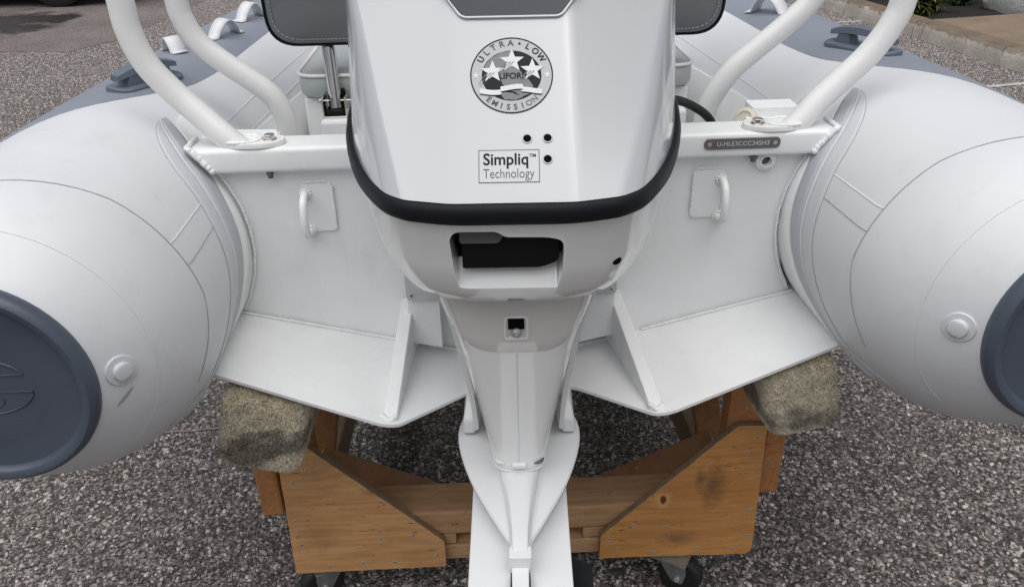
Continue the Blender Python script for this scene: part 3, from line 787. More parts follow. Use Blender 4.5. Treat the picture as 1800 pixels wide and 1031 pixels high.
# webbing grab loops on the tubes
def loop(s, Y0, th0, Y1, th1, h, wd, name='grab_loop'):
    A = Vector(tp(s, Y0, th0, .003)); B = Vector(tp(s, Y1, th1, .003)); d = (B-A).normalized()
    up = (Vector(tp(s, (Y0+Y1)/2, (th0+th1)/2, .1))-Vector(tp(s, (Y0+Y1)/2, (th0+th1)/2, 0))).normalized()
    sd_ = d.cross(up).normalized(); g = []
    pts = [A-d*.018, A-d*.004]
    for k in range(13):
        t_ = k/12; pts.append(A+(B-A)*t_ + up*h*math.sin(math.pi*t_)**.8)
    pts += [B+d*.004, B+d*.018]
    for p in pts: g.append([tuple(p-sd_*wd/2), tuple(p), tuple(p+sd_*wd/2)])
    mb = MB(); mb.grid(g); o = mb.build(name, 'plate', boat, smooth=60, solid=.0025)
    return o
loop(-1, .765, 95, .845, 99, .034, .027); loop(-1, .575, 96, .650, 101, .032, .027); loop(-1, .44, 90, .48, 82, .026, .03)
loop(1, .665, 104, .60, 95, .036, .034)
# moulded lifting handles on the strake
def handle(s, Y, th, yaw):
    P = Vector(tp(s, Y, th, .003)); up = (Vector(tp(s, Y, th, .1))-P).normalized()
    d = Vector((math.sin(yaw), math.cos(yaw), 0)); d = (d-up*d.dot(up)).normalized(); x = up.cross(d)
    F = lambda a, b, c: tuple(P + d*a*.92 + x*b*.80 + up*c*.80)
    mb = MB(); po = rounded([(-.085, -.032), (.085, -.032), (.085, .032), (-.085, .032)], .028, 5)
    n = len(po); mb.loft([[F(u, v, -.004-(v*v)/.46) for u, v in po], [F(u, v, .004-(v*v)/.46) for u, v in po], [F(u*.95, v*.93, .0065-(v*v)/.46) for u, v in po]])
    base = mb.build('lifting_handle', 'navyh', boat, smooth=40)
    mb = MB(); secs = []
    for k in range(17):
        t_ = -1+2*k/16; a = .078*t_; zc = .036-.012*t_*t_; hh = .007+.004*(1-t_*t_); wv = .016*(1-.35*abs(t_)**3)
        secs.append([F(a, wv*cx_, zc+hh*cz_) for cx_, cz_ in ((-1, -.6), (-.8, .7), (0, 1), (.8, .7), (1, -.6), (0, -1))])
    mb.loft(secs)
    for a in (-.040, .040):
        mb.loft([[F(a+q*.020, r_*.016, 0) for q, r_ in ((-1, -1), (1, -1), (1, 1), (-1, 1))], [F(a+q*.011, r_*.012, .033) for q, r_ in ((-1, -1), (1, -1), (1, 1), (-1, 1))]])
    mb.build('grip', 'navyh', base, smooth=40)
M['navyh'] = plain('handle_blue_grey', (.13, .16, .20), .45, bsc=200, bdist=.0003)
handle(1, .250, 94, R(156)); handle(-1, .215, 97, R(-158))

# ------------------------------------------------------------------ bench seat
seat = thing('bench_seat', 'grey vinyl bench seat with padded backrest behind the outboard motor', 'seat', (-.018, .4, 0))
def cushion(x0, x1, y0, y1, z0, z1, r_, name, mat, par, puff=.006):
    po = rounded([(x0, y0), (x1, y0), (x1, y1), (x0, y1)], r_, 6)
    cx, cy = (x0+x1)/2, (y0+y1)/2
    sc = lambda f: [(cx+(u-cx)*f[0], cy+(v-cy)*f[1]) for u, v in po]
    prof = [(.985, z0), (1.0, z0+.006), (1.004, (z0+z1)/2), (1.0, z1-.006), (.975, z1), (.8, z1+puff), (.4, z1+puff*1.3)]
    mb = MB(); mb.loft([[(u, v, z) for u, v in sc((1-(1-f)*.6, f))] for f, z in prof])
    return mb.build(name, mat, par, smooth=40), po
mb = MB(); mb.box((-.395, .02, .80), (.395, .33, 1.006)); mb.build('seat_box', 'alu', seat, smooth=0, bevel=.006)
cu_, po = cushion(-.402, .402, 0, .34, 1.010, 1.054, .05, 'seat_cushion', 'vinyl2', seat)
mb = MB(); mb.tube([(u, v, 1.0535) for u, v in po] + [(po[0][0], po[0][1], 1.0535)], .0038, 8); mb.build('piping', 'piping', cu_, smooth=60)
# backrest: upright pad leaning aft
po = rounded([(-.436, 1.118), (.440, 1.118), (.440, 1.40), (-.436, 1.40)], .055, 8)
cxb, czb = 0, 1.26
F = lambda u, v, d: (u, -.012+d+(v-1.118)*-.10, v)
mb = MB()
lay = [(.96, .056), (1, .048), (1.0, .008), (.985, .0), (.955, -.004), (.6, -.010)]
mb.loft([[F(u*(1-(1-f)*.5), czb+(v-czb)*f, d) for u, v in po] for f, d in lay]); br = mb.build('backrest', 'vinyl', seat, smooth=40)
mb = MB()
pst = [(u*.974, czb+(v-czb)*.925) for u, v in po]
tot = 0
for (a, b), (c, d) in zip(pst, pst[1:]+pst[:1]):
    L = math.hypot(c-a, d-b); n = int(L/.0075+.5)
    for k in range(n):
        p = (a+(c-a)*k/max(1, n), b+(d-b)*k/max(1, n)); q = (a+(c-a)*(k+.6)/max(1, n), b+(d-b)*(k+.6)/max(1, n))
        mb.bar(F(p[0], p[1], -.0058), F(q[0], q[1], -.0058), .0018, .0018)
mb.build('stitching', 'stitch', br, smooth=0)
mb = MB(); mb.tube([F(u*1.002, czb+(v-czb)*1.004, .004) for u, v in po]+[F(po[0][0]*1.002, czb+(po[0][1]-czb)*1.004, .004)], .0035, 8); mb.build('edge_piping', 'blk', br, smooth=60)
for s, xp in ((-1, -.322), (1, .322)):
    mb = MB(); mb.tube([(xp, -.030, .996), (xp-.004, -.012, 1.05), (xp-.010, .020, 1.125), (xp-.012, .03, 1.17)], .0135, 20); mb.build('post', 'chrome', seat, smooth=60)
    mb = MB()
    mb.box((xp-.027, -.075, .80), (xp+.05, .018, .984))
    mb.build('post_pedestal', 'alu', seat, smooth=0, bevel=.006)
    mb = MB(); mb.box((xp-.024, -.058, .984), (xp+.024, .0, .988))
    mb.box((xp+.0205, -.056, .988), (xp+.0235, -.004, 1.024)); mb.box((xp-.0235, -.056, .988), (xp-.0205, -.004, 1.024))
    brk = mb.build('hinge_bracket', 'chrome', seat, smooth=30, bevel=.001)
    mb = MB(); mb.box((xp-.018, -.052, .9885), (xp+.018, -.008, .998)); mb.box((xp-.017, -.016, .9985), (xp+.017, -.004, 1.03)); mb.build('bracket_pad', 'blk', brk, smooth=0, bevel=.002)
    mb = MB(); mb.ball((xp-.030, -.03, 1.012), .005, .005, .005); mb.cyl((xp-.03, -.03, 1.012), (1, 0, 0), .0025, .06, 10); mb.build('pivot_bolt', 'chrome', brk, smooth=50)

# ------------------------------------------------------------------ tubular arch
arch = thing('tubular_arch', 'white tubular arch frame bolted to both ends of the transom beam', 'arch frame', (0, 0, 1.044))
def apath(pts): return [(x, y, z-1.044) for x, y, z in spline(pts, 8)]
nl = [(-.425, .012, 1.030), (-.456, .016, 1.058), (-.490, .024, 1.091), (-.527, .03, 1.129), (-.556, .03, 1.17), (-.570, .03, 1.215), (-.572, .03, 1.262), (-.572, .03, 1.4), (-.565, .03, 1.78), (-.53, .03, 1.9), (-.42, .03, 1.96), (-.2, .03, 1.98)]
nr = [(.425, .012, 1.026), (.453, .016, 1.048), (.482, .024, 1.078), (.515, .03, 1.109), (.553, .03, 1.148), (.583, .03, 1.196), (.595, .03, 1.245), (.597, .03, 1.4), (.585, .03, 1.78), (.55, .03, 1.9), (.42, .03, 1.96), (.2, .03, 1.98)]
fl = [(-.395, .2, .802), (-.398, .2, .95), (-.399, .2, 1.001), (-.403, .2, 1.034), (-.419, .2, 1.070), (-.452, .2, 1.100), (-.493, .2, 1.132), (-.527, .2, 1.164), (-.545, .2, 1.2), (-.551, .2, 1.24), (-.553, .2, 1.4), (-.545, .2, 1.74), (-.51, .2, 1.85), (-.4, .2, 1.91), (-.2, .2, 1.93)]
fr = [(.352, .2, .802), (.353, .2, .97), (.356, .2, 1.013), (.368, .2, 1.049), (.397, .2, 1.092), (.435, .2, 1.127), (.480, .2, 1.165), (.518, .2, 1.203), (.540, .2, 1.245), (.550, .2, 1.30), (.552, .2, 1.4), (.545, .2, 1.74), (.51, .2, 1.85), (.4, .2, 1.91), (.2, .2, 1.93)]
mb = MB(); mb.tube(apath(nl) + list(reversed(apath(nr))), .0193, 24); mb.build('hoop', 'pipe', arch, smooth=60)
mb = MB(); mb.tube(apath(fl) + list(reversed(apath(fr))), .0188, 24); mb.build('hoop', 'pipe', arch, smooth=60)
for s, x0, x1 in ((-1, -.458, -.364), (1, .364, .461)):
    mb = MB(); n = 28; cxf = (x0+x1)/2; po = []
    for k in range(n):
        a = 2*math.pi*k/n; po.append((cxf+.0475*math.copysign(abs(math.cos(a))**.85, math.cos(a)), .016+.027*math.copysign(abs(math.sin(a))**.85, math.sin(a))))
    mb.loft([[(u, v, .0004) for u, v in po], [(u, v, .006) for u, v in po], [(cxf+(u-cxf)*.985, .016+(v-.016)*.97, .0078) for u, v in po]])
    fo = mb.build('base_flange', 'pipe', arch, smooth=40)
    xb = -.386 if s < 0 else .387
    mb = MB(); mb.cyl((xb, .012, .0078), (0, 0, 1), .0108, .0016, 24); mb.cyl((xb, .012, .0094), (0, 0, 1), .0090, .0070, 6, .0088)
    mb.build('hex_bolt', 'chrome', fo, smooth=20, bevel=.0006)
    mb = MB()
    P = Vector((.437, .016, .0085))
    for k in range(40):
        a = 2*math.pi*k/40; q = random.uniform(.85, 1.15)
        mb.ball((s*(P.x-.006+.029*math.cos(a)), P.y+.0205*math.sin(a), P.z), .0050*q, .0050*q, .0040*q)
    mb.build('weld_bead', 'weld', fo, smooth=70)

# ------------------------------------------------------------------ outboard motor (steered a little to one side)
eng = thing('outboard_motor', 'white outboard motor with black rubber rail mounted on the transom', 'outboard motor', (-.003, 0, 0), R(-2.6))
TL = R(42); TANL = math.tan(TL)
def yr(z): return -.455 + TANL*(z-1.122)
def plan(half, rad, seg=6):
    """mirror a half outline (x>=0, rear to front) into a closed rounded ring"""
    pts = [(x, y) for x, y in half]; full = pts + [(-x, y) for x, y in reversed(pts)]
    rd = rad + list(reversed(rad))
    return rounded(full, rd, seg)
def ring(half, rad, z, seg=6): return [(x, y, z) for x, y in plan(half, rad, seg)]
H = {
 1.124: [(.066, yr(1.124)), (.115, -.440), (.137, -.422), (.157, -.386), (.176, -.338), (.197, -.268), (.214, -.19), (.228, -.10), (.236, 0), (.2, .09), (.1, .125)],
 1.20: [(.066, yr(1.20)), (.150, -.342), (.163, -.328), (.176, -.305), (.188, -.275), (.201, -.23), (.212, -.17), (.2215, -.10), (.231, 0), (.2, .09), (.1, .12)],
 1.30: [(.0645, yr(1.30)), (.188, -.218), (.194, -.208), (.198, -.198), (.202, -.185), (.206, -.165), (.209, -.135), (.2125, -.09), (.220, 0), (.195, .085), (.1, .115)],
 1.35: [(.0635, yr(1.35)), (.190, -.175), (.195, -.165), (.198, -.155), (.2, -.145), (.202, -.13), (.204, -.11), (.207, -.08), (.214, 0), (.19, .08), (.1, .11)],
 1.40: [(.058, -.195), (.17, -.13), (.175, -.12), (.18, -.11), (.183, -.1), (.186, -.09), (.188, -.075), (.191, -.05), (.2, 0), (.17, .07), (.09, .1)],
 1.435: [(.05, -.14), (.13, -.1), (.137, -.09), (.142, -.083), (.146, -.075), (.15, -.067), (.153, -.055), (.156, -.04), (.16, 0), (.13, .05), (.07, .07)],
 1.448: [(.03, -.09), (.08, -.066), (.083, -.06), (.086, -.055), (.088, -.05), (.09, -.045), (.092, -.04), (.094, -.03), (.096, 0), (.08, .03), (.04, .04)]}
CR = [.010, .008, .02, .03, .03, .03, .03, .04, .05, .06, .04]
rings = [ring(h, CR, z, 4) for z, h in H.items()]
# add interpolated rings for clean shading
fine = []
for a, b in zip(rings, rings[1:]):
    for k in range(4): fine.append([tuple(Vector(p)*(1-k/4)+Vector(q)*(k/4)) for p, q in zip(a, b)])
fine.append(rings[-1])
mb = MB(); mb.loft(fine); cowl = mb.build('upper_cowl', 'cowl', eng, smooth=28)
# black rubber rail
RP = [(.066, -.4585), (.113, -.444), (.138, -.425), (.159, -.389), (.179, -.343), (.200, -.275), (.218, -.193), (.232, -.10), (.239, 0), (.203, .094), (.1, .13)]
def off_ring(half, d, z):
    p = ring(half, [.03]+CR[1:], z, 4); n = len(p); out = []
    for i in range(n):
        a = Vector(p[i-1][:2]); b = Vector(p[(i+1) % n][:2]); t_ = (b-a)
        nn = Vector((t_.y, -t_.x)).normalized() if t_.length > 1e-9 else Vector((0, 0))
        c = Vector(p[i][:2]); 
        if nn.dot(c-Vector((0, -.18))) < 0: nn = -nn
        c = c+nn*d; out.append((c.x, c.y, z))
    return out
mb = MB(); mb.loft([off_ring(RP, -.012, 1.1235), off_ring(RP, .001, 1.1232), off_ring(RP, .0035, 1.1205), off_ring(RP, .0045, 1.115), off_ring(RP, .0035, 1.106), off_ring(RP, .0005, 1.1015), off_ring(RP, -.012, 1.1005)])
mb.build('rubber_rail', 'black', eng, smooth=45)
# lower cowl, with the grip recess cut out
low = [(1.1005, .984), (1.094, .976), (1.086, .962), (1.04, .930), (1.00, .876), (.977, .808), (.965, .726)]
def zf(y, z): return z - .20*max(0, min(.3, y+.37))*max(0, (1.08-z)/.12)
rings = [[(x, y, zf(y, z)) for x, y, z in ring([(a*f_, -.15+(b+.15)*f_) for a, b in RP], CR, z, 4)] for z, f_ in low]
mb = MB(); mb.loft(rings)
lm = bpy.data.meshes.new('l'); lm.from_pydata(mb.v, [], mb.f)
bm = bmesh.new(); bm.from_mesh(lm); bmesh.ops.recalc_face_normals(bm, faces=bm.faces); bm.to_mesh(lm); bm.free()
XL, XR = -.068, .054
prof = rounded([(XL+.004, .9930), (XR-.006, .9930), (XR, 1.040), (XR, 1.076), (XR-.016, 1.0805), (XL+.058, 1.0815), (XL+.050, 1.0895), (XL+.006, 1.0895), (XL-.002, 1.08)], [.003, .003, .02, .01, .008, .006, .006, .01, .02], 4)
def rec(u, v, d):
    k = (d+.47)/.07          # 0 outside .. 1 inside
    zz = v
    if v < 1.045: zz = v + (1.045-v)*max(0, min(1, (d+.432)/.03))*.92
    return (u, d, zz)
ct = MB(); ct.loft([[rec(u, v, d) for u, v in prof] for d in (-.50, -.432, -.402)])
lm = boolean_cut(lm, ct)
lower = link('lower_cowl', lm, 'leg', eng, smooth=28)
mb = MB(); mb.prism(rounded([(XL+.010, 1.035), (XR-.024, 1.035), (XR-.004, 1.043), (XR-.004, 1.077), (XL+.010, 1.077)], [.002, .006, .006, .01, .008], 4), (-.428, -.403), lambda u, v, d: (u, d, v))
gr = mb.build('tilt_grip', 'blk', eng, smooth=30, bevel=.002)
mb = MB(); mb.prism(rounded([(XL+.008, 1.068), (XL+.052, 1.068), (XL+.058, 1.080), (XL+.046, 1.092), (XL+.008, 1.092)], .004, 4), (-.434, -.405), lambda u, v, d: (u, d, v))
mb.build('latch', 'darkgrey', eng, smooth=30, bevel=.002)
mb = MB(); mb.box((XL-.004, -.4035, 1.02), (XR+.002, -.402, 1.092)); mb.build('recess_back', 'hole', eng, smooth=0)
# side drain hole
mb = MB(); mb.ball((.116, -.410, 1.034), .0075, .0045, .0055, 14, 8, R(45)); mb.build('drain_hole', 'hole', eng, smooth=60)
mb = MB(); mb.ball((.113, -.401, 1.018), .008, .004, .014, 14, 8, R(45)); mb.build('drain_lip', 'leg', eng, smooth=60)
# leg
LEG = [(.975, .112, -.350, -.10), (.93, .100, -.345, -.10), (.86, .0825, -.334, -.105), (.80, .070, -.323, -.11), (.72, .0555, -.306, -.115), (.65, .0435, -.294, -.12), (.628, .0400, -.293, -.12), (.612, .035, -.290, -.12), (.606, .029, -.284, -.125)]
def legp(z, a, off=0):
    """a: -1..1 across the rear, beyond that along the sides; returns point"""
    hw = -slerp([(-q[0], -q[1]) for q in LEG], -z); y0 = slerp([(-q[0], q[2]) for q in LEG], -z)
    ang = a*math.pi/2; e = .72
    x = (hw+off)*math.copysign(abs(math.sin(ang))**e, math.sin(ang)); dep = .62*hw+.012
    y = y0 - off + dep*(1-abs(math.cos(ang))**e)
    return (x, y, z)
rings = []
zs = [.975, .95, .93, .90, .86, .83, .80, .76, .72, .68, .65, .638, .628, .619, .612, .606]
for z in zs:
    hw = legp(z, 1)[0]; yf = -.11
    rr_ = [legp(z, -1+k/12) for k in range(25)]
    rr_ += [(hw, -.20 if z > .7 else -.19, z), (hw*.9, yf, z), (-hw*.9, yf, z), (-hw, -.20 if z > .7 else -.19, z)]
    rings.append(rr_)
mb = MB(); mb.loft(rings); mb.build('leg_housing', 'leg', eng, smooth=35)
# parting line, apron panel, tell-tale recess
mb = MB(); mb.tube([(0, legp(z, 0)[1]-.0002, z) for z in (.86, .83, .80, .76, .72, .68, .65, .63)], .0006, 6); mb.build('parting_line', 'apron', eng, smooth=0)
g = []
for i in range(33):
    a = -1+i/16; zl = .862 + .085*abs(a)**3.2
    g.append([legp(zl+(.972-zl)*j/10, a*.98, .0030 if 0 < j < 10 else .0006) for j in range(11)])
mb = MB(); mb.grid(g); mb.build('apron_panel', 'apron', eng, smooth=50)
for s in (-1, 1):
    mb = MB(); sg = []
    for k in range(9):
        z = .965-.105*k/8; P = legp(z, s*(.62-.12*k/8), .004); sg.append(P)
    mb.tube(sg, [.001, .003, .0042, .0042, .0038, .0032, .0024, .0016, .0008], 8); mb.build('apron_ridge', 'leg', eng, smooth=60)
yp = legp(.912, 0)[1]
rec_o = rounded([(-.0165, .886), (.0165, .886), (.0165, .925), (-.0165, .925)], .006, 4); rec_i = [(u*.80, .9055+(v-.9055)*.84) for u, v in rec_o]
mb = MB(); mb.loft([[(u, yp-.002-(.925-v)*-.12, v) for u, v in rec_o], [(u*.96, yp-.0055-(.925-v)*-.12, .9055+(v-.9055)*.97) for u, v in rec_o], [(u, yp-.0052-(.925-v)*-.12, v) for u, v in rec_i], [(u*.9, yp-.0005-(.925-v)*-.12, .9055+(v-.9055)*.9) for u, v in rec_i]], caps=False)
fr_ = mb.build('tell_tale_recess', 'leg', eng, smooth=40)
mb = MB(); mb.prism([(-.0105, .905), (.0105, .905), (.0105, .921), (-.0105, .921)], (yp-.0046, yp-.001), lambda u, v, d: (u, d, v)); mb.build('recess_opening', 'hole', fr_, smooth=0)
mb = MB(); mb.ball((0, yp-.003, .9005), .0065, .0065, .0065, 14, 8); mb.cyl((0, yp-.002, .9), (0, -1, .2), .0075, .002, 16); mb.build('plug_bolt', 'steel', fr_, smooth=50)
# bracket flanges either side of the leg
for s in (-1, 1):
    pts = [(.152, -.285, .962), (.128, -.265, .935), (.108, -.245, .895), (.096, -.228, .84), (.086, -.215, .77), (.076, -.20, .69), (.072, -.19, .62)]
    mb = MB(); secs = []
    for x, y, z in spline(pts, 5):
        wv = .007
        secs.append([(s*(x-wv), y, z), (s*x, y-.004, z), (s*(x+.002), y+.05, z), (s*(x-wv-.004), y+.05, z)])
    mb.loft(secs); mb.build('bracket_flange', 'leg', eng, smooth=40)
    mb = MB(); mb.loft([[(s*(.082+q*.011), -.13+r_*.055, .606) for q, r_ in ((-1, -1), (1, -1), (1, 1), (-1, 1))], [(s*(.080+q*.010), -.13+r_*.053, .632) for q, r_ in ((-1, -1), (1, -1), (1, 1), (-1, 1))], [(s*(.078+q*.007), -.115+r_*.045, .652) for q, r_ in ((-1, -1), (1, -1), (1, 1), (-1, 1))]])
    an = mb.build('side_block', 'plate', eng, smooth=30, bevel=.004)
# lip and slots at the foot of the leg
for s in (-1, 1):
    P = [legp(.634, s*(.28+.4*k/6), .0007) for k in range(7)]
    mb = MB(); mb.tube(P, [.0008, .0022, .003, .003, .0027, .002, .0008], 8); mb.build('slot', 'darkgrey' if s > 0 else 'apron', eng, smooth=60)
yq = legp(.632, 0)[1]; mb = MB(); mb.cyl((-.011, yq+.001, .632), (1, 0, 0), .006, .022, 18); mb.build('hinge_block', 'plate', eng, smooth=40, bevel=.001)
mb = MB(); P = [legp(.6215, -1+k/12, .0012) for k in range(25)]; mb.tube(P, .0012, 6); mb.build('lip', 'leg', eng, smooth=60)
# anti-ventilation plate
av = [(.0, -.05), (.058, -.062), (.090, -.12), (.100, -.172), (.092, -.231), (.070, -.302), (.039, -.370), (.016, -.416), (.012, -.432)]
avp = [(p.x, p.y) for p in spline([(x, y, 0) for x, y in av], 5)]
full = avp + [(-x, y) for x, y in reversed(avp[1:])]
mb = MB(); mb.loft([[(x*.985, -.2+(y+.2)*.985, .594) for x, y in full], [(x, y, .596) for x, y in full], [(x, y, .599) for x, y in full], [(x*.975, -.2+(y+.2)*.98, .6015) for x, y in full]])
mb.build('ventilation_plate', 'plate', eng, smooth=40)
# spine running aft
SP = [(-.255, .033, .621), (-.285, .030, .620), (-.325, .024, .618), (-.365, .019, .616), (-.405, .0150, .6135), (-.432, .0140, .612), (-.442, .0130, .609)]
rings = []
for y, hw, zt in SP:
    rings.append([(-hw, y, .600), (-hw*.93, y, zt-.006), (-hw*.72, y, zt-.001), (-hw*.3, y, zt+.001), (0, y, zt), (hw*.3, y, zt+.001), (hw*.72, y, zt-.001), (hw*.93, y, zt-.006), (hw, y, .600)])
mb = MB(); mb.loft(rings); mb.build('spine', 'plate', eng, smooth=35)
mb = MB(); mb.prism(rounded([(-.0155, -.452), (.0155, -.452), (.0150, -.430), (-.0150, -.430)], .003, 3), (.585, .6085), lambda u, v, d: (u, v, d)); mb.build('spine_end', 'plate', eng, smooth=30, bevel=.002)
# lower plate and tail fin
mb = MB(); mb.prism(rounded([(-.073, -.13), (.073, -.13), (.071, -.56), (-.071, -.56)], .01, 4), (.566, .573), lambda u, v, d: (u, v, d)); mb.build('lower_plate', 'plate', eng, smooth=30, bevel=.0015)
mb = MB(); mb.loft([[(-.0125, -.445, .572), (.0125, -.445, .572), (.0118, -.445, .590), (-.0118, -.445, .590)], [(-.0115, -.556, .572), (.0115, -.556, .572), (.0105, -.556, .584), (-.0105, -.556, .584)]])
rib = mb.build('tail_rib', 'plate', eng, smooth=30, bevel=.0015)
for s in (-1, 1):
    mb = MB(); mb.box((s*.0128-.0007, -.486, .5735), (s*.0128+.0007, -.456, .586)); mb.build('slot', 'hole', rib, smooth=0)
mb = MB(); mb.box((-.016, -.40, .573), (.016, -.20, .594)); mb.build('plate_strut', 'plate', eng, smooth=0)
# gearcase, skeg and propeller below (hidden in the photograph's view)
rg = []
for y, r_ in ((.08, .004), (.06, .022), (.0, .036), (-.12, .042), (-.22, .040), (-.27, .034)):
    rg.append([(r_*math.cos(2*math.pi*k/20), y-.05, .44+r_*math.sin(2*math.pi*k/20)) for k in range(20)])
mb = MB(); mb.loft(rg); mb.loft([[(-.022, -.06, .47), (.022, -.06, .47), (.022, -.25, .47), (-.022, -.25, .47)], [(-.028, -.06, .57), (.028, -.06, .57), (.03, -.26, .57), (-.03, -.26, .57)]])
mb.build('gearcase', 'plate', eng, smooth=40)
mb = MB(); mb.prism([(-.08, .41), (-.27, .41), (-.30, .30), (-.24, .29)], (-.004, .004), lambda u, v, d: (d, u, v)); mb.build('skeg', 'plate', eng, smooth=30, bevel=.002)
mb = MB()
for k in range(3):
    a0 = k*2*math.pi/3; g = []
    for i in range(7):
        r_ = .028+.085*i/6; wv = .045*math.sin(math.pi*(.25+.65*i/6))
        g.append([(r_*math.cos(a0+b*wv/r_), -.345+b*.018, .44+r_*math.sin(a0+b*wv/r_)) for b in (-1, -.5, 0, .5, 1)])
    mb.grid(g)
mb.cyl((0, -.32, .44), (0, -1, 0), .03, .06, 20, .024); mb.build('propeller', 'black', eng, smooth=50, normals=False)
# clamp bracket on the transom
for s in (-1, 1):
    mb = MB(); mb.prism([(-.02, 1.075), (.10, 1.075), (.10, .93), (.065, .93), (.065, 1.05), (-.022, 1.05), (-.022, .78), (-.12, .86), (-.12, 1.0)], (s*.075, s*.10), lambda u, v, d: (d, u, v))
    mb.build('clamp_bracket', 'leg', eng, smooth=30, bevel=.003)
mb = MB(); mb.cyl((0, -.11, .62), (0, 0, 1), .038, .40, 24); mb.build('swivel_tube', 'leg', eng, smooth=40)
# grey transom pad with corner screws (fixed to the hull)
mb = MB(); mb.prism(rounded([(-.1915, .778), (.1655, .776), (.1655, .99), (-.1915, .99)], .011, 5), (-.036, -.030), lambda u, v, d: (u, d, v)); mb.box((-.17, -.0305, .80), (.15, .0095, .97))
pad = mb.build('transom_pad', 'padgrey', boat, smooth=30, bevel=.001)
for x, z in ((-.182, .7885), (.156, .7865)):
    mb = MB(); mb.cyl((x, -.0358, z), (0, -1, 0), .0048, .0012, 16); sc_ = mb.build('screw', 'steel', pad, smooth=30)
    mb = MB(); mb.cyl((x, -.0371, z), (0, -1, 0), .0018, .0003, 6); mb.build('screw_socket', 'hole', sc_, smooth=0)
# ---- decals on the flat rear panel
XE, UP, NN = Vector((1, 0, 0)), Vector((0, math.sin(TL), math.cos(TL))), Vector((0, -math.cos(TL), math.sin(TL)))
O0 = Vector((0, -.455, 1.122))
def D(u, v, h): return tuple(O0 + XE*u + UP*v + NN*h)
DM = Matrix.Translation(O0) @ Matrix((XE, UP, NN)).transposed().to_4x4()
DX = .001
def dpoly(name, polys, h, mat, par):
    mb = MB()
    for po in polys: mb.add([D(u+DX, v, h) for u, v in po], [tuple(range(len(po)))])
    return mb.build(name, mat, par, smooth=0, normals=False)
def dring(name, cu, cv, r0_, r1_, h, mat, par, ex=1.0, n=72):
    mb = MB()
    a = [[D(cu+DX+r_*math.cos(2*math.pi*k/n), cv+ex*r_*math.sin(2*math.pi*k/n), h) for k in range(n+1)] for r_ in (r0_, r1_)]
    mb.grid(a); return mb.build(name, mat, par, smooth=0, normals=False)
def dtext(name, body, size, u, v, rot, h, mat, par, off=0, sx=1, sy=1, ax='CENTER'):
    me = text_mesh(body, size, ax, off)
    me.transform(DM @ Matrix.Translation((u+DX, v, h)) @ Matrix.Rotation(rot, 4, 'Z') @ Matrix.Diagonal((sx, sy, 1, 1)))
    return link(name, me, mat, par, smooth=0)
CU, CV, CRD = -.0005, .1475, .0445
circ = lambda r_, n=72: [(CU+r_*math.cos(2*math.pi*k/n), CV+r_*math.sin(2*math.pi*k/n)) for k in range(n)]
em = dpoly('emission_sticker', [circ(CRD)], .0004, 'sil', eng); em['label'] = 'round ULTRA LOW EMISSION sticker with three stars'
dring('sticker_ring', CU, CV, .0433, .0447, .0007, 'inkd', em)
ir = .0322
dpoly('sticker_field', [[(CU+ir*math.cos(2*math.pi*k/72), CV-.0005+.0295*math.sin(2*math.pi*k/72)) for k in range(72)]], .0006, 'inkd', em)
def inell(pts): return [(CU+u, CV+v) for u, v in pts]
dpoly('sticker_map', [inell([(-.0285, .012), (-.022, .0205), (-.010, .0275), (.003, .0288), (.001, .016), (.006, .008), (.016, -.002), (.023, -.013), (.020, -.022), (.010, -.026), (.004, -.020), (-.004, -.018), (-.010, -.010), (-.013, -.002), (-.020, .004), (-.030, .006)])], .0008, 'silm', em)
dpoly('sticker_band', [inell([(-.014, -.019), (.0, -.021), (.012, -.026), (.004, -.0293), (-.008, -.0285)]) ], .00085, 'silm', em)
dtext('sticker_word', 'CALIFORNIA', .0098, CU, CV-.0015, 0, .0010, 'inkd', em, .0003, .95)
def star(cu, cv, r_, rot=0):
    return [(CU+cu+(r_ if k % 2 == 0 else r_*.42)*math.cos(math.pi/2+rot+k*math.pi/5), CV+cv+(r_ if k % 2 == 0 else r_*.42)*math.sin(math.pi/2+rot+k*math.pi/5)) for k in range(10)]
stars = [(-.0205, .004, .0135), (.0005, .0165, .0140), (.0225, .0055, .0135)]
for q in stars: dpoly('sticker_star', [star(*q)], .0012, 'silw', em)
for q in (-.0385, .0385): dpoly('sticker_star', [star(q, .0, .0042)], .0008, 'silw', em)
for cu, cv, r_ in stars:
    tw = []
    for k, (o1, L) in enumerate(((-.0045, .015), (-.0012, .018), (.0022, .014))):
        a = [(CU+cu+o1-.001-q*L*.55-.002*math.sin(q*2), CV+cv-.001-q*L*.9) for q in (0, .33, .66, 1)]
        b = [(x+.0011*(1-i/3)+.0002, y-.0002) for i, (x, y) in enumerate(a)]
        tw.append(a + b[::-1])
    for q in tw: dpoly('sticker_trail', [q], .0014, 'silm', em)
rib_t = lambda u: CV-.0195+.0016*math.sin(u*120+.6)
for u0_, u1_, dv in ((-.0345, -.011, -.001), (-.012, .012, .0025), (.010, .0325, -.0005)):
    up_ = [(CU+u0_+(u1_-u0_)*k/8, rib_t(u0_+(u1_-u0_)*k/8)+dv+.0045) for k in range(9)]
    dn_ = [(u, v-.0058) for u, v in up_]
    dpoly('sticker_ribbon', [up_ + dn_[::-1]], .0013+dv*.03, 'silw', em)
    ed = [(u, v-.0010) for u, v in dn_]
    dpoly('sticker_ribbon_edge', [dn_ + ed[::-1]], .0015+dv*.03, 'inkd', em)
def arc_text(body, r_, a0, a1, size, inward, mat):
    n = len(body)
    for k, ch in enumerate(body):
        if ch == ' ': continue
        a = a0+(a1-a0)*k/(n-1)
        mt = mat(k) if callable(mat) else mat
        dtext('sticker_letter', ch, size, CU+r_*math.cos(R(a)), CV+r_*math.sin(R(a)), R(a-90) if not inward else R(a+90), .0009, mt, em, .00015)
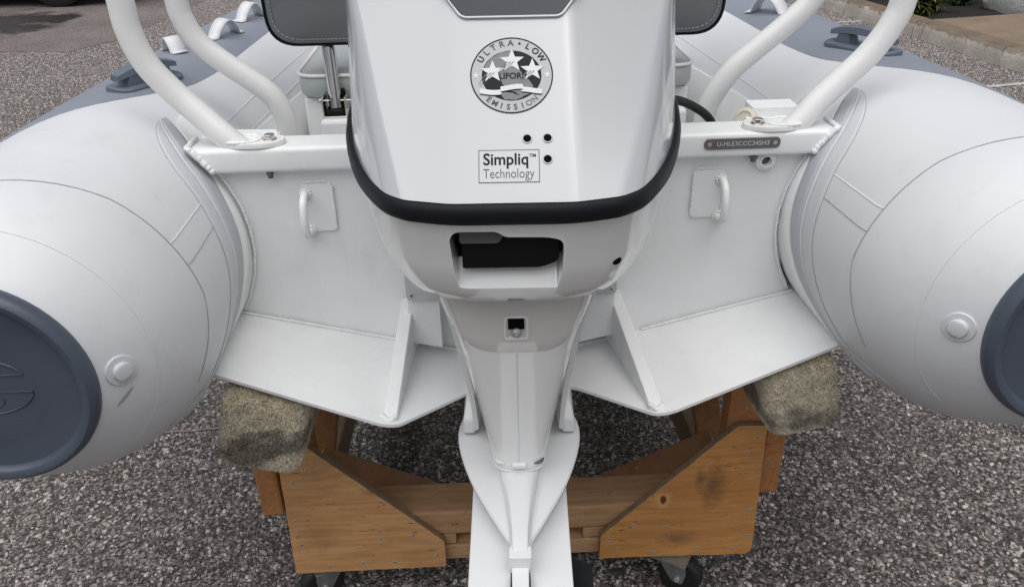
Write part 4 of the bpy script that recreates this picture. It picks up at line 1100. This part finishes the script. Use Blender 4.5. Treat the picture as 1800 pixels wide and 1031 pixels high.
arc_text('ULTRA\u2022LOW', .0378, 150, 32, .0098, False, lambda k: 'ink2' if 1 <= k <= 4 else 'inkd')
arc_text('EMISSION', .0376, 229, 311, .0090, True, lambda k: 'silm' if k > 5 else 'ink2')
# technology label
bx0, bx1, by0, by1 = -.0365, .0275, .0249, .0614
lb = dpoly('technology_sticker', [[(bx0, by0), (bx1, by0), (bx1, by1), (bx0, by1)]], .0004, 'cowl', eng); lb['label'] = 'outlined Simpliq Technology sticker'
t_ = .0007
dpoly('sticker_border', [[(bx0, by0), (bx1, by0), (bx1, by0+t_), (bx0, by0+t_)], [(bx0, by1-t_), (bx1, by1-t_), (bx1, by1), (bx0, by1)], [(bx0, by0+t_), (bx0+t_, by0+t_), (bx0+t_, by1-t_), (bx0, by1-t_)], [(bx1-t_, by0+t_), (bx1, by0+t_), (bx1, by1-t_), (bx1-t_, by1-t_)]], .0006, 'ink2', lb)
dtext('sticker_word', 'Simpliq', .0182, bx0+.0045, .0503, 0, .0007, 'inkd', lb, .00035, .92, 1, 'LEFT')
dtext('sticker_word', 'TM', .0050, bx1-.0105, .0545, 0, .0007, 'inkd', lb, .0001, 1, 1, 'LEFT')
dtext('sticker_word', 'Technology', .0150, bx0+.0045, .0345, 0, .0007, 'ink2', lb, -.0001, .765, 1, 'LEFT')
for u, v in ((.0150, .0737), (.0366, .0740), (.0362, .0502)):
    mb = MB(); mb.cyl(D(u+DX, v, .0002), NN, .0043, .0008, 24); h_ = mb.build('vent_hole', 'hole', eng, smooth=0)
    mb = MB(); mb.loft([[D(u+DX+r_*math.cos(2*math.pi*k/24), v+r_*math.sin(2*math.pi*k/24), hh) for k in range(24)] for r_, hh in ((.0043, .0011), (.0052, .0013), (.0056, .0002))], caps=False)
    mb.build('hole_rim', 'cowl', h_, smooth=60)
# dark panel near the top of the cowl, in a shallow lip
wp = rounded([(-.0535, .2180), (.0535, .2180), (.078, .2525), (-.078, .2525)], [.006, .006, .01, .01], 6)
mb = MB(); mb.loft([[D(u+DX, v, h) for u, v in wp] for h in (-.004, .0012)] + [[D(u*.985+DX, .235+(v-.235)*.97, .0020) for u, v in wp]]); wn = mb.build('tinted_panel', 'window', eng, smooth=30)
lp = rounded([(-.056, .2150), (.056, .2150), (.082, .2550), (-.082, .2550)], [.008, .008, .01, .01], 6)
mb = MB(); mb.loft([[D(u+DX, v, .0001) for u, v in lp], [D(u*.99+DX, .235+(v-.235)*.975, .0032) for u, v in lp], [D(u*1.004+DX, .235+(v-.235)*1.01, .0026) for u, v in wp], [D(u+DX, v, .0) for u, v in wp]], caps=False)
mb.build('panel_lip', 'cowl', eng, smooth=50)

# black control cable
cb = MB(); cb.tube(spline([(.12, .05, 1.02), (.19, .055, 1.075), (.25, .075, 1.078), (.30, .095, 1.060), (.345, .12, 1.02), (.36, .16, .95), (.34, .22, .86), (.30, .30, .81)], 8), .0075, 12)
o = cb.build('control_cable', 'rubber', None, smooth=60); o['label'] = 'black control cable drooping from the motor over the transom beam'; o['category'] = 'cable'

# ------------------------------------------------------------------ boat dolly
cart = thing('boat_dolly', 'wooden boat dolly with plywood corner gussets and carpeted bunks', 'dolly')
def screw(x, y, z, par):
    mb = MB(); mb.cyl((x, y, z), (0, -1, 0), .0042, .0009, 12); a = mb.build('screw', 'steel', par, smooth=30)
    mb = MB(); mb.cyl((x, y-.00095, z), (0, -1, 0), .0017, .0002, 6); mb.build('screw_recess', 'hole', a, smooth=0)
for s, po, scs in ((-1, [(-.480, .114), (-.163, .114), (-.163, .187), (-.417, .456), (-.470, .456)], [(-.424, .397), (-.45, .362), (-.459, .263), (-.456, .196), (-.405, .13), (-.336, .137), (-.271, .134), (-.293, .202), (-.226, .208), (-.18, .148)]),
                   (1, [(.162, .116), (.478, .108), (.489, .122), (.479, .454), (.421, .456), (.162, .180)], [(.463, .425), (.445, .389), (.469, .234), (.474, .165), (.445, .127), (.372, .132), (.277, .126), (.2, .141), (.231, .208), (.298, .199), (.18, .171)])):
    pr = rounded(po, .006, 3)
    # ragged sawn edges
    rag = []
    for (a, b), (c, d) in zip(pr, pr[1:]+pr[:1]):
        L = math.hypot(c-a, d-b); n = max(1, int(L/.012))
        for k in range(n): rag.append((a+(c-a)*k/n+(random.uniform(-.0008, .0008) if k else 0), b+(d-b)*k/n+(random.uniform(-.0008, .0008) if k else 0)))
    mb = MB(); mb.prism(rag, (-.005, .010), lambda u, v, d: (u, d, v))
    g = mb.build('plywood_gusset', 'plyL' if s < 0 else 'plyR', cart, smooth=0, bevel=.0012)
    g.data.materials.append(M['plyedge'])
    for p in g.data.polygons:
        if abs(p.normal.y) < .5: p.material_index = 1
    for x, z in scs: screw(x, -.005, z, g)
def lumber(name, p, q, wx, wz, mat, up=(0, 0, 1), bv=.004):
    mb = MB(); mb.bar(p, q, wx, wz, up); return mb.build(name, mat, cart, smooth=0, bevel=bv)
# corner posts outboard of the gussets, cross beams, side rails, braces
for s in (-1, 1):
    lumber('corner_post', (s*.507, .034, .262), (s*.505, .034, .60), .046, .044, 'pine', (0, 1, 0), .007)
    lumber('inner_post', (s*.44, .034, .16), (s*.44, .034, .60), .07, .044, 'pine', (0, 1, 0))
    lumber('side_rail', (s*.45, .012, .150), (s*.42, 1.55, .150), .042, .088, 'pinew')
    lumber('side_brace', (s*.405, .26, .47), (s*.47, .22, .12), .060, .038, 'pined', (0, 1, 0))
    lumber('diagonal_brace', (s*.435, .14, .285), (s*.13, .14, .135), .036, .085, 'pined', (0, 1, 0))
    lumber('rear_web', (s*.43, .30, .53), (s*.34, .30, .36), .02, .13, 'pined', (0, 1, 0))
    lumber('front_post', (s*.43, 1.5, .15), (s*.43, 1.5, .58), .044, .09, 'pinew', (0, 1, 0))
lumber('cross_beam', (-.475, .058, .219), (.475, .058, .219), .090, .062, 'pinex', (0, 0, 1), .005)
lumber('cross_beam', (-.475, .050, .1365), (.475, .050, .1365), .075, .040, 'pinex', (0, 0, 1), .003)
lumber('cross_spacer', (.128, .045, .1725), (.26, .045, .1725), .06, .026, 'pinex', (0, 0, 1), .002)
lumber('cross_spacer', (-.26, .045, .1725), (-.14, .045, .1725), .06, .026, 'pinex', (0, 0, 1), .002)
lumber('cross_beam', (-.46, 1.5, .2), (.46, 1.5, .2), .09, .09, 'pinew')
# carpeted bunks: core + pile
def carpet(s):
    al = R(14)*s
    cx, cz = (-.420, .640) if s < 0 else (.452, .652)
    hw, hh = .062, .070
    def P(u, v, y, o=0):
        x, z = u*math.cos(al)-v*math.sin(al), u*math.sin(al)+v*math.cos(al)
        return (cx+x, y, cz+z)
    prof = rounded([(-hw, -hh), (hw, -hh), (hw*.96, hh), (-hw*.96, hh)], .026, 6)
    rings = []; y0_ = 0 if s < 0 else .012
    for y, f in ((-.200, .80), (-.196, .90), (-.187, .97), (-.172, 1.0), (-.10, 1.0), (-.02, 1.0), (.06, .99), (.4, .99), (.9, .99), (1.55, .97)):
        wob = lambda u, v, y: 1+.05*math.sin(u*60+y*30+s)+.04*math.sin(v*70+1.3*s)
        rings.append([P(u*f*wob(u, v, y), (v*f)*wob(v, u, y) - (.022*(u/hw*s > .2)*(v < 0)*0), y) for u, v in prof])
    rings = [[(x, y+(y0_ if y < -.05 else 0), z) for x, y, z in r_] for r_ in rings]
    mb = MB(); mb.loft(rings); core = mb.build('carpet_bunk', 'carpetbase', cart, smooth=60)
    core['label'] = 'bunk wrapped in matted dirty beige carpet'
    # pile blades
    me = core.data; rnd = random.Random(11+s); fb = MB()
    tris = []
    me.calc_loop_triangles()
    for t3 in me.loop_triangles:
        a, b, c = (me.vertices[i].co for i in t3.vertices)
        n = (b-a).cross(c-a); A = n.length/2
        if A < 1e-10: continue
        n.normalize()
        if min(a.y, b.y, c.y) > .1: continue
        if n.dot(Vector((a.x-cx, (a.y+.12)*.7, a.z-cz))) < 0: n = -n
        tris.append((a, b, c, n, A))
    vs_, fs_ = [], []
    for a, b, c, n, A in tris:
        for _ in range(int(A*900000*.75)+ (1 if rnd.random() < .5 else 0)):
            u, v = rnd.random(), rnd.random()
            if u+v > 1: u, v = 1-u, 1-v
            p = a+(b-a)*u+(c-a)*v
            # tufts lean together in clumps
            ph = math.sin(p.x*170+p.z*60)*.5+math.sin(p.z*190-p.x*80+1)*.5
            t1 = n.orthogonal().normalized(); t2 = n.cross(t1)
            d = (n + t1*(rnd.uniform(-.6, .6)+ph*.35) + t2*(rnd.uniform(-.5, .5)+.4*ph) + Vector((0, 0, -.35))).normalized()
            L = rnd.uniform(.0035, .0085); wv = rnd.uniform(.0010, .0018)
            sd_ = d.cross(Vector((rnd.uniform(-1, 1), rnd.uniform(-1, 1), rnd.uniform(-1, 1)))).normalized()*wv
            k = len(vs_); m_ = p+d*L*.6+Vector((0, 0, -.0004))
            vs_ += [p-sd_, p+sd_, m_+sd_*.8, m_-sd_*.8, p+d*L+Vector((0, 0, -.001))]
            fs_ += [(k, k+1, k+2, k+3), (k+3, k+2, k+4)]
    pm = bpy.data.meshes.new('carpet_pile'); pm.from_pydata([tuple(q) for q in vs_], [], fs_)
    po_ = link('carpet_pile', pm, 'carpet', core, smooth=0); po_['kind'] = 'stuff'
for s in (-1, 1): carpet(s)
# casters
def caster(x, y, yaw):
    r_ = bpy.data.objects.new('caster', None); COL.objects.link(r_); r_.parent = cart; r_.location = (x, y, 0); r_.rotation_euler = (0, 0, yaw)
    mb = MB(); prf = [(.010, .016), (.034, .017), (.040, .0165), (.0445, .015), (.0475, .011), (.0485, .005), (.0485, -.005), (.0475, -.011), (.0445, -.015), (.040, -.0165), (.034, -.017), (.010, -.016)]
    mb.loft([[(h, q*math.cos(2*math.pi*k/40), .0485+q*math.sin(2*math.pi*k/40)) for k in range(40)] for q, h in prf])
    mb.build('wheel', 'rubber', r_, smooth=40)
    mb = MB()
    for sg in (-1, 1):
        mb.prism(rounded([(-.012, .034), (.012, .034), (.055, .102), (-.010, .104), (-.018, .07)], .008, 3), (sg*.0195, sg*.0225), lambda u, v, d: (d, u, v))
    mb.box((-.0225, -.012, .101), (.0225, .056, .105)); mb.build('fork', 'galv', r_, smooth=30)
    mb = MB(); mb.cyl((-.028, 0, .0485), (1, 0, 0), .006, .056, 12); mb.build('axle', 'steel', r_, smooth=40)
    mb = MB(); mb.box((-.045, -.02, .1052), (.045, .07, .109)); mb.build('mounting_plate', 'galv', r_, smooth=0)
caster(-.44, .035, R(-62)); caster(.345, .010, R(58)); caster(-.40, 1.45, R(20)); caster(.40, 1.45, R(-30))

# ------------------------------------------------------------------ parked car, upper left
car = thing('parked_car', 'parked silver car at the upper left edge of the lot', 'car', (-5.85, 9.0, 0))
prof = [(-2.15, .30), (-2.2, .55), (-2.12, .85), (-1.7, .95), (-1.15, 1.38), (-.5, 1.48), (.35, 1.46), (1.05, 1.0), (1.75, .88), (2.1, .72), (2.15, .45), (2.1, .24), (-2.1, .24)]
pr = rounded(prof, .12, 4)
rings = []
for y, f in ((-.88, .94), (-.86, .985), (-.78, 1.0), (0, 1.0), (.78, 1.0), (.86, .985), (.88, .94)):
    rings.append([(u, y*(1-max(0, v-.9)*.30), .24+(v-.24)*f) for u, v in pr])
mb = MB(); mb.loft(rings); mb.build('body', 'carpaint', car, smooth=40)
mb = MB()
gl = rounded([(-1.35, .98), (-.98, 1.33), (-.4, 1.40), (.30, 1.38), (.85, 1.0)], .05, 3)
for sg in (-1, 1): mb.prism(gl, (sg*.84, sg*.87), lambda u, v, d: (u, d*(1-max(0, v-.9)*.30), v))
mb.build('side_window', 'carglass', car, smooth=30)
mb = MB(); mb.box((-1.9, -.84, .17), (1.9, .84, .26)); mb.build('sill', 'underbody', car, smooth=0, bevel=.03)
mb = MB(); mb.box((2.06, -.75, .55), (2.15, -.45, .68)); mb.build('headlight', 'lamp', car, smooth=0, bevel=.02)
mb = MB(); mb.box((2.06, .45, .55), (2.15, .75, .68)); mb.build('headlight', 'lamp', car, smooth=0, bevel=.02)
for x in (-1.35, 1.31):
    for y in (-.80, .80):
        sg = -1 if y < 0 else 1
        mb = MB(); prf = [(.20, .10), (.29, .105), (.315, .09), (.322, .05), (.322, -.05), (.315, -.09), (.29, -.105), (.20, -.10)]
        mb.loft([[(x+q*math.cos(2*math.pi*k/36), y+h, .322+q*math.sin(2*math.pi*k/36)) for k in range(36)] for q, h in prf])
        wh = mb.build('tyre', 'rubber', car, smooth=40)
        mb = MB(); mb.loft([[(x+q*math.cos(2*math.pi*k/36), y+sg*h, .322+q*math.sin(2*math.pi*k/36)) for k in range(36)] for q, h in ((.205, .09), (.20, .095), (.16, .06), (.05, .085), (.01, .09))]); mb.build('rim', 'rim', wh, smooth=30)
        mb = MB()
        mb.loft([[(x+.37*math.cos(math.pi*k/20), y+sg*h, .32+.37*math.sin(math.pi*k/20)) for k in range(21)] + [(x-.37, y+sg*h, .2), (x+.37, y+sg*h, .2)] for h in (-.15, .084)]); mb.build('wheel_arch', 'underbody', car, smooth=40)

# ------------------------------------------------------------------ shrubs and pale rock in the planting bed
def shrub(name, label, x, y, h, spread, nl, mat, bloom=0, strap=True):
    t = thing(name, label, 'shrub', (x, y, .075), 0, 'shrubs in the planting bed')
    rnd = random.Random(int(x*1000)); mb = MB(); sb = MB()
    for k in range(26):
        a = rnd.uniform(0, 2*math.pi); tilt = rnd.uniform(.1, .9)*spread; L = h*rnd.uniform(.6, 1)
        tip = Vector((math.cos(a)*tilt, math.sin(a)*tilt, L)); base = Vector((math.cos(a)*.03, math.sin(a)*.03, -.05))
        sb.tube([base, (base+tip)/2+Vector((0, 0, .03)), tip], [.006, .004, .002], 5)
        for j in range(nl):
            q = rnd.uniform(.2, 1.05); p = base.lerp(tip, q); b = rnd.uniform(0, 2*math.pi); el = rnd.uniform(-.3, .9)
            d = Vector((math.cos(b)*math.cos(el), math.sin(b)*math.cos(el), math.sin(el))); Lf = rnd.uniform(.06, .11) if strap else rnd.uniform(.035, .06); wv = Lf*.17 if strap else Lf*.33
            s_ = d.cross(Vector((0, 0, 1))).normalized()*wv; n = s_.cross(d).normalized()
            i = len(mb.v)
            mb.add([p, p+d*Lf*.45-s_+n*.004, p+d*Lf*.45+n*-.004, p+d*Lf*.45+s_+n*.004, p+d*Lf+Vector((0, 0, -Lf*.25))], [(0, 1, 2), (0, 2, 3), (1, 4, 2), (2, 4, 3)])
    mb.build('foliage', mat, t, smooth=0, normals=False); sb.build('stem', 'soil', t, smooth=0)
    if bloom:
        bm_ = MB()
        for k in range(bloom):
            a = rnd.uniform(0, 6.28); q = rnd.uniform(0, spread); c = (math.cos(a)*q, math.sin(a)*q, h*rnd.uniform(.75, 1.0))
            bm_.ball(c, .018, .018, .012, 6, 4)
        bm_.build('bloom', 'orange', t, smooth=0)
sx = lambda t_, n_: kp(t_, n_, 0)[:2]
shrub('low_shrub', 'strap-leaved green shrub beside the kerb joint', *sx(1.42, .42), .30, .34, 34, 'leaf2')
shrub('low_shrub', 'shrub with orange blooms next to the pale rock', *sx(1.75, 1.02), .34, .34, 34, 'leaf', 26, False)
shrub('low_shrub', 'dark green shrub farther along the kerb', *sx(2.35, .50), .38, .36, 34, 'leaf', 0, False)
shrub('low_shrub', 'green shrub behind the orange-blooming one', *sx(2.5, 1.3), .42, .40, 34, 'leaf', 0, False)
mb = MB(); rnd = random.Random(5); rows = []
for i in range(1, 12):
    a = math.pi*i/12; rows.append([(.42*math.sin(a)*math.cos(b)*(1+.07*math.sin(3*b+i)), .32*math.sin(a)*math.sin(b)*(1+.08*math.cos(2*b+i)), .30*math.cos(a)*(1+.05*math.sin(b*4+i))) for b in [2*math.pi*k/24 for k in range(24)]])
mb.loft(rows); o = mb.build('pale_rock', 'rock', None, smooth=30)
q = kp(1.28, 1.42, .15); o.location = q; o['label'] = 'pale grey boulder in the planting bed behind the sidewalk'; o['category'] = 'rock'
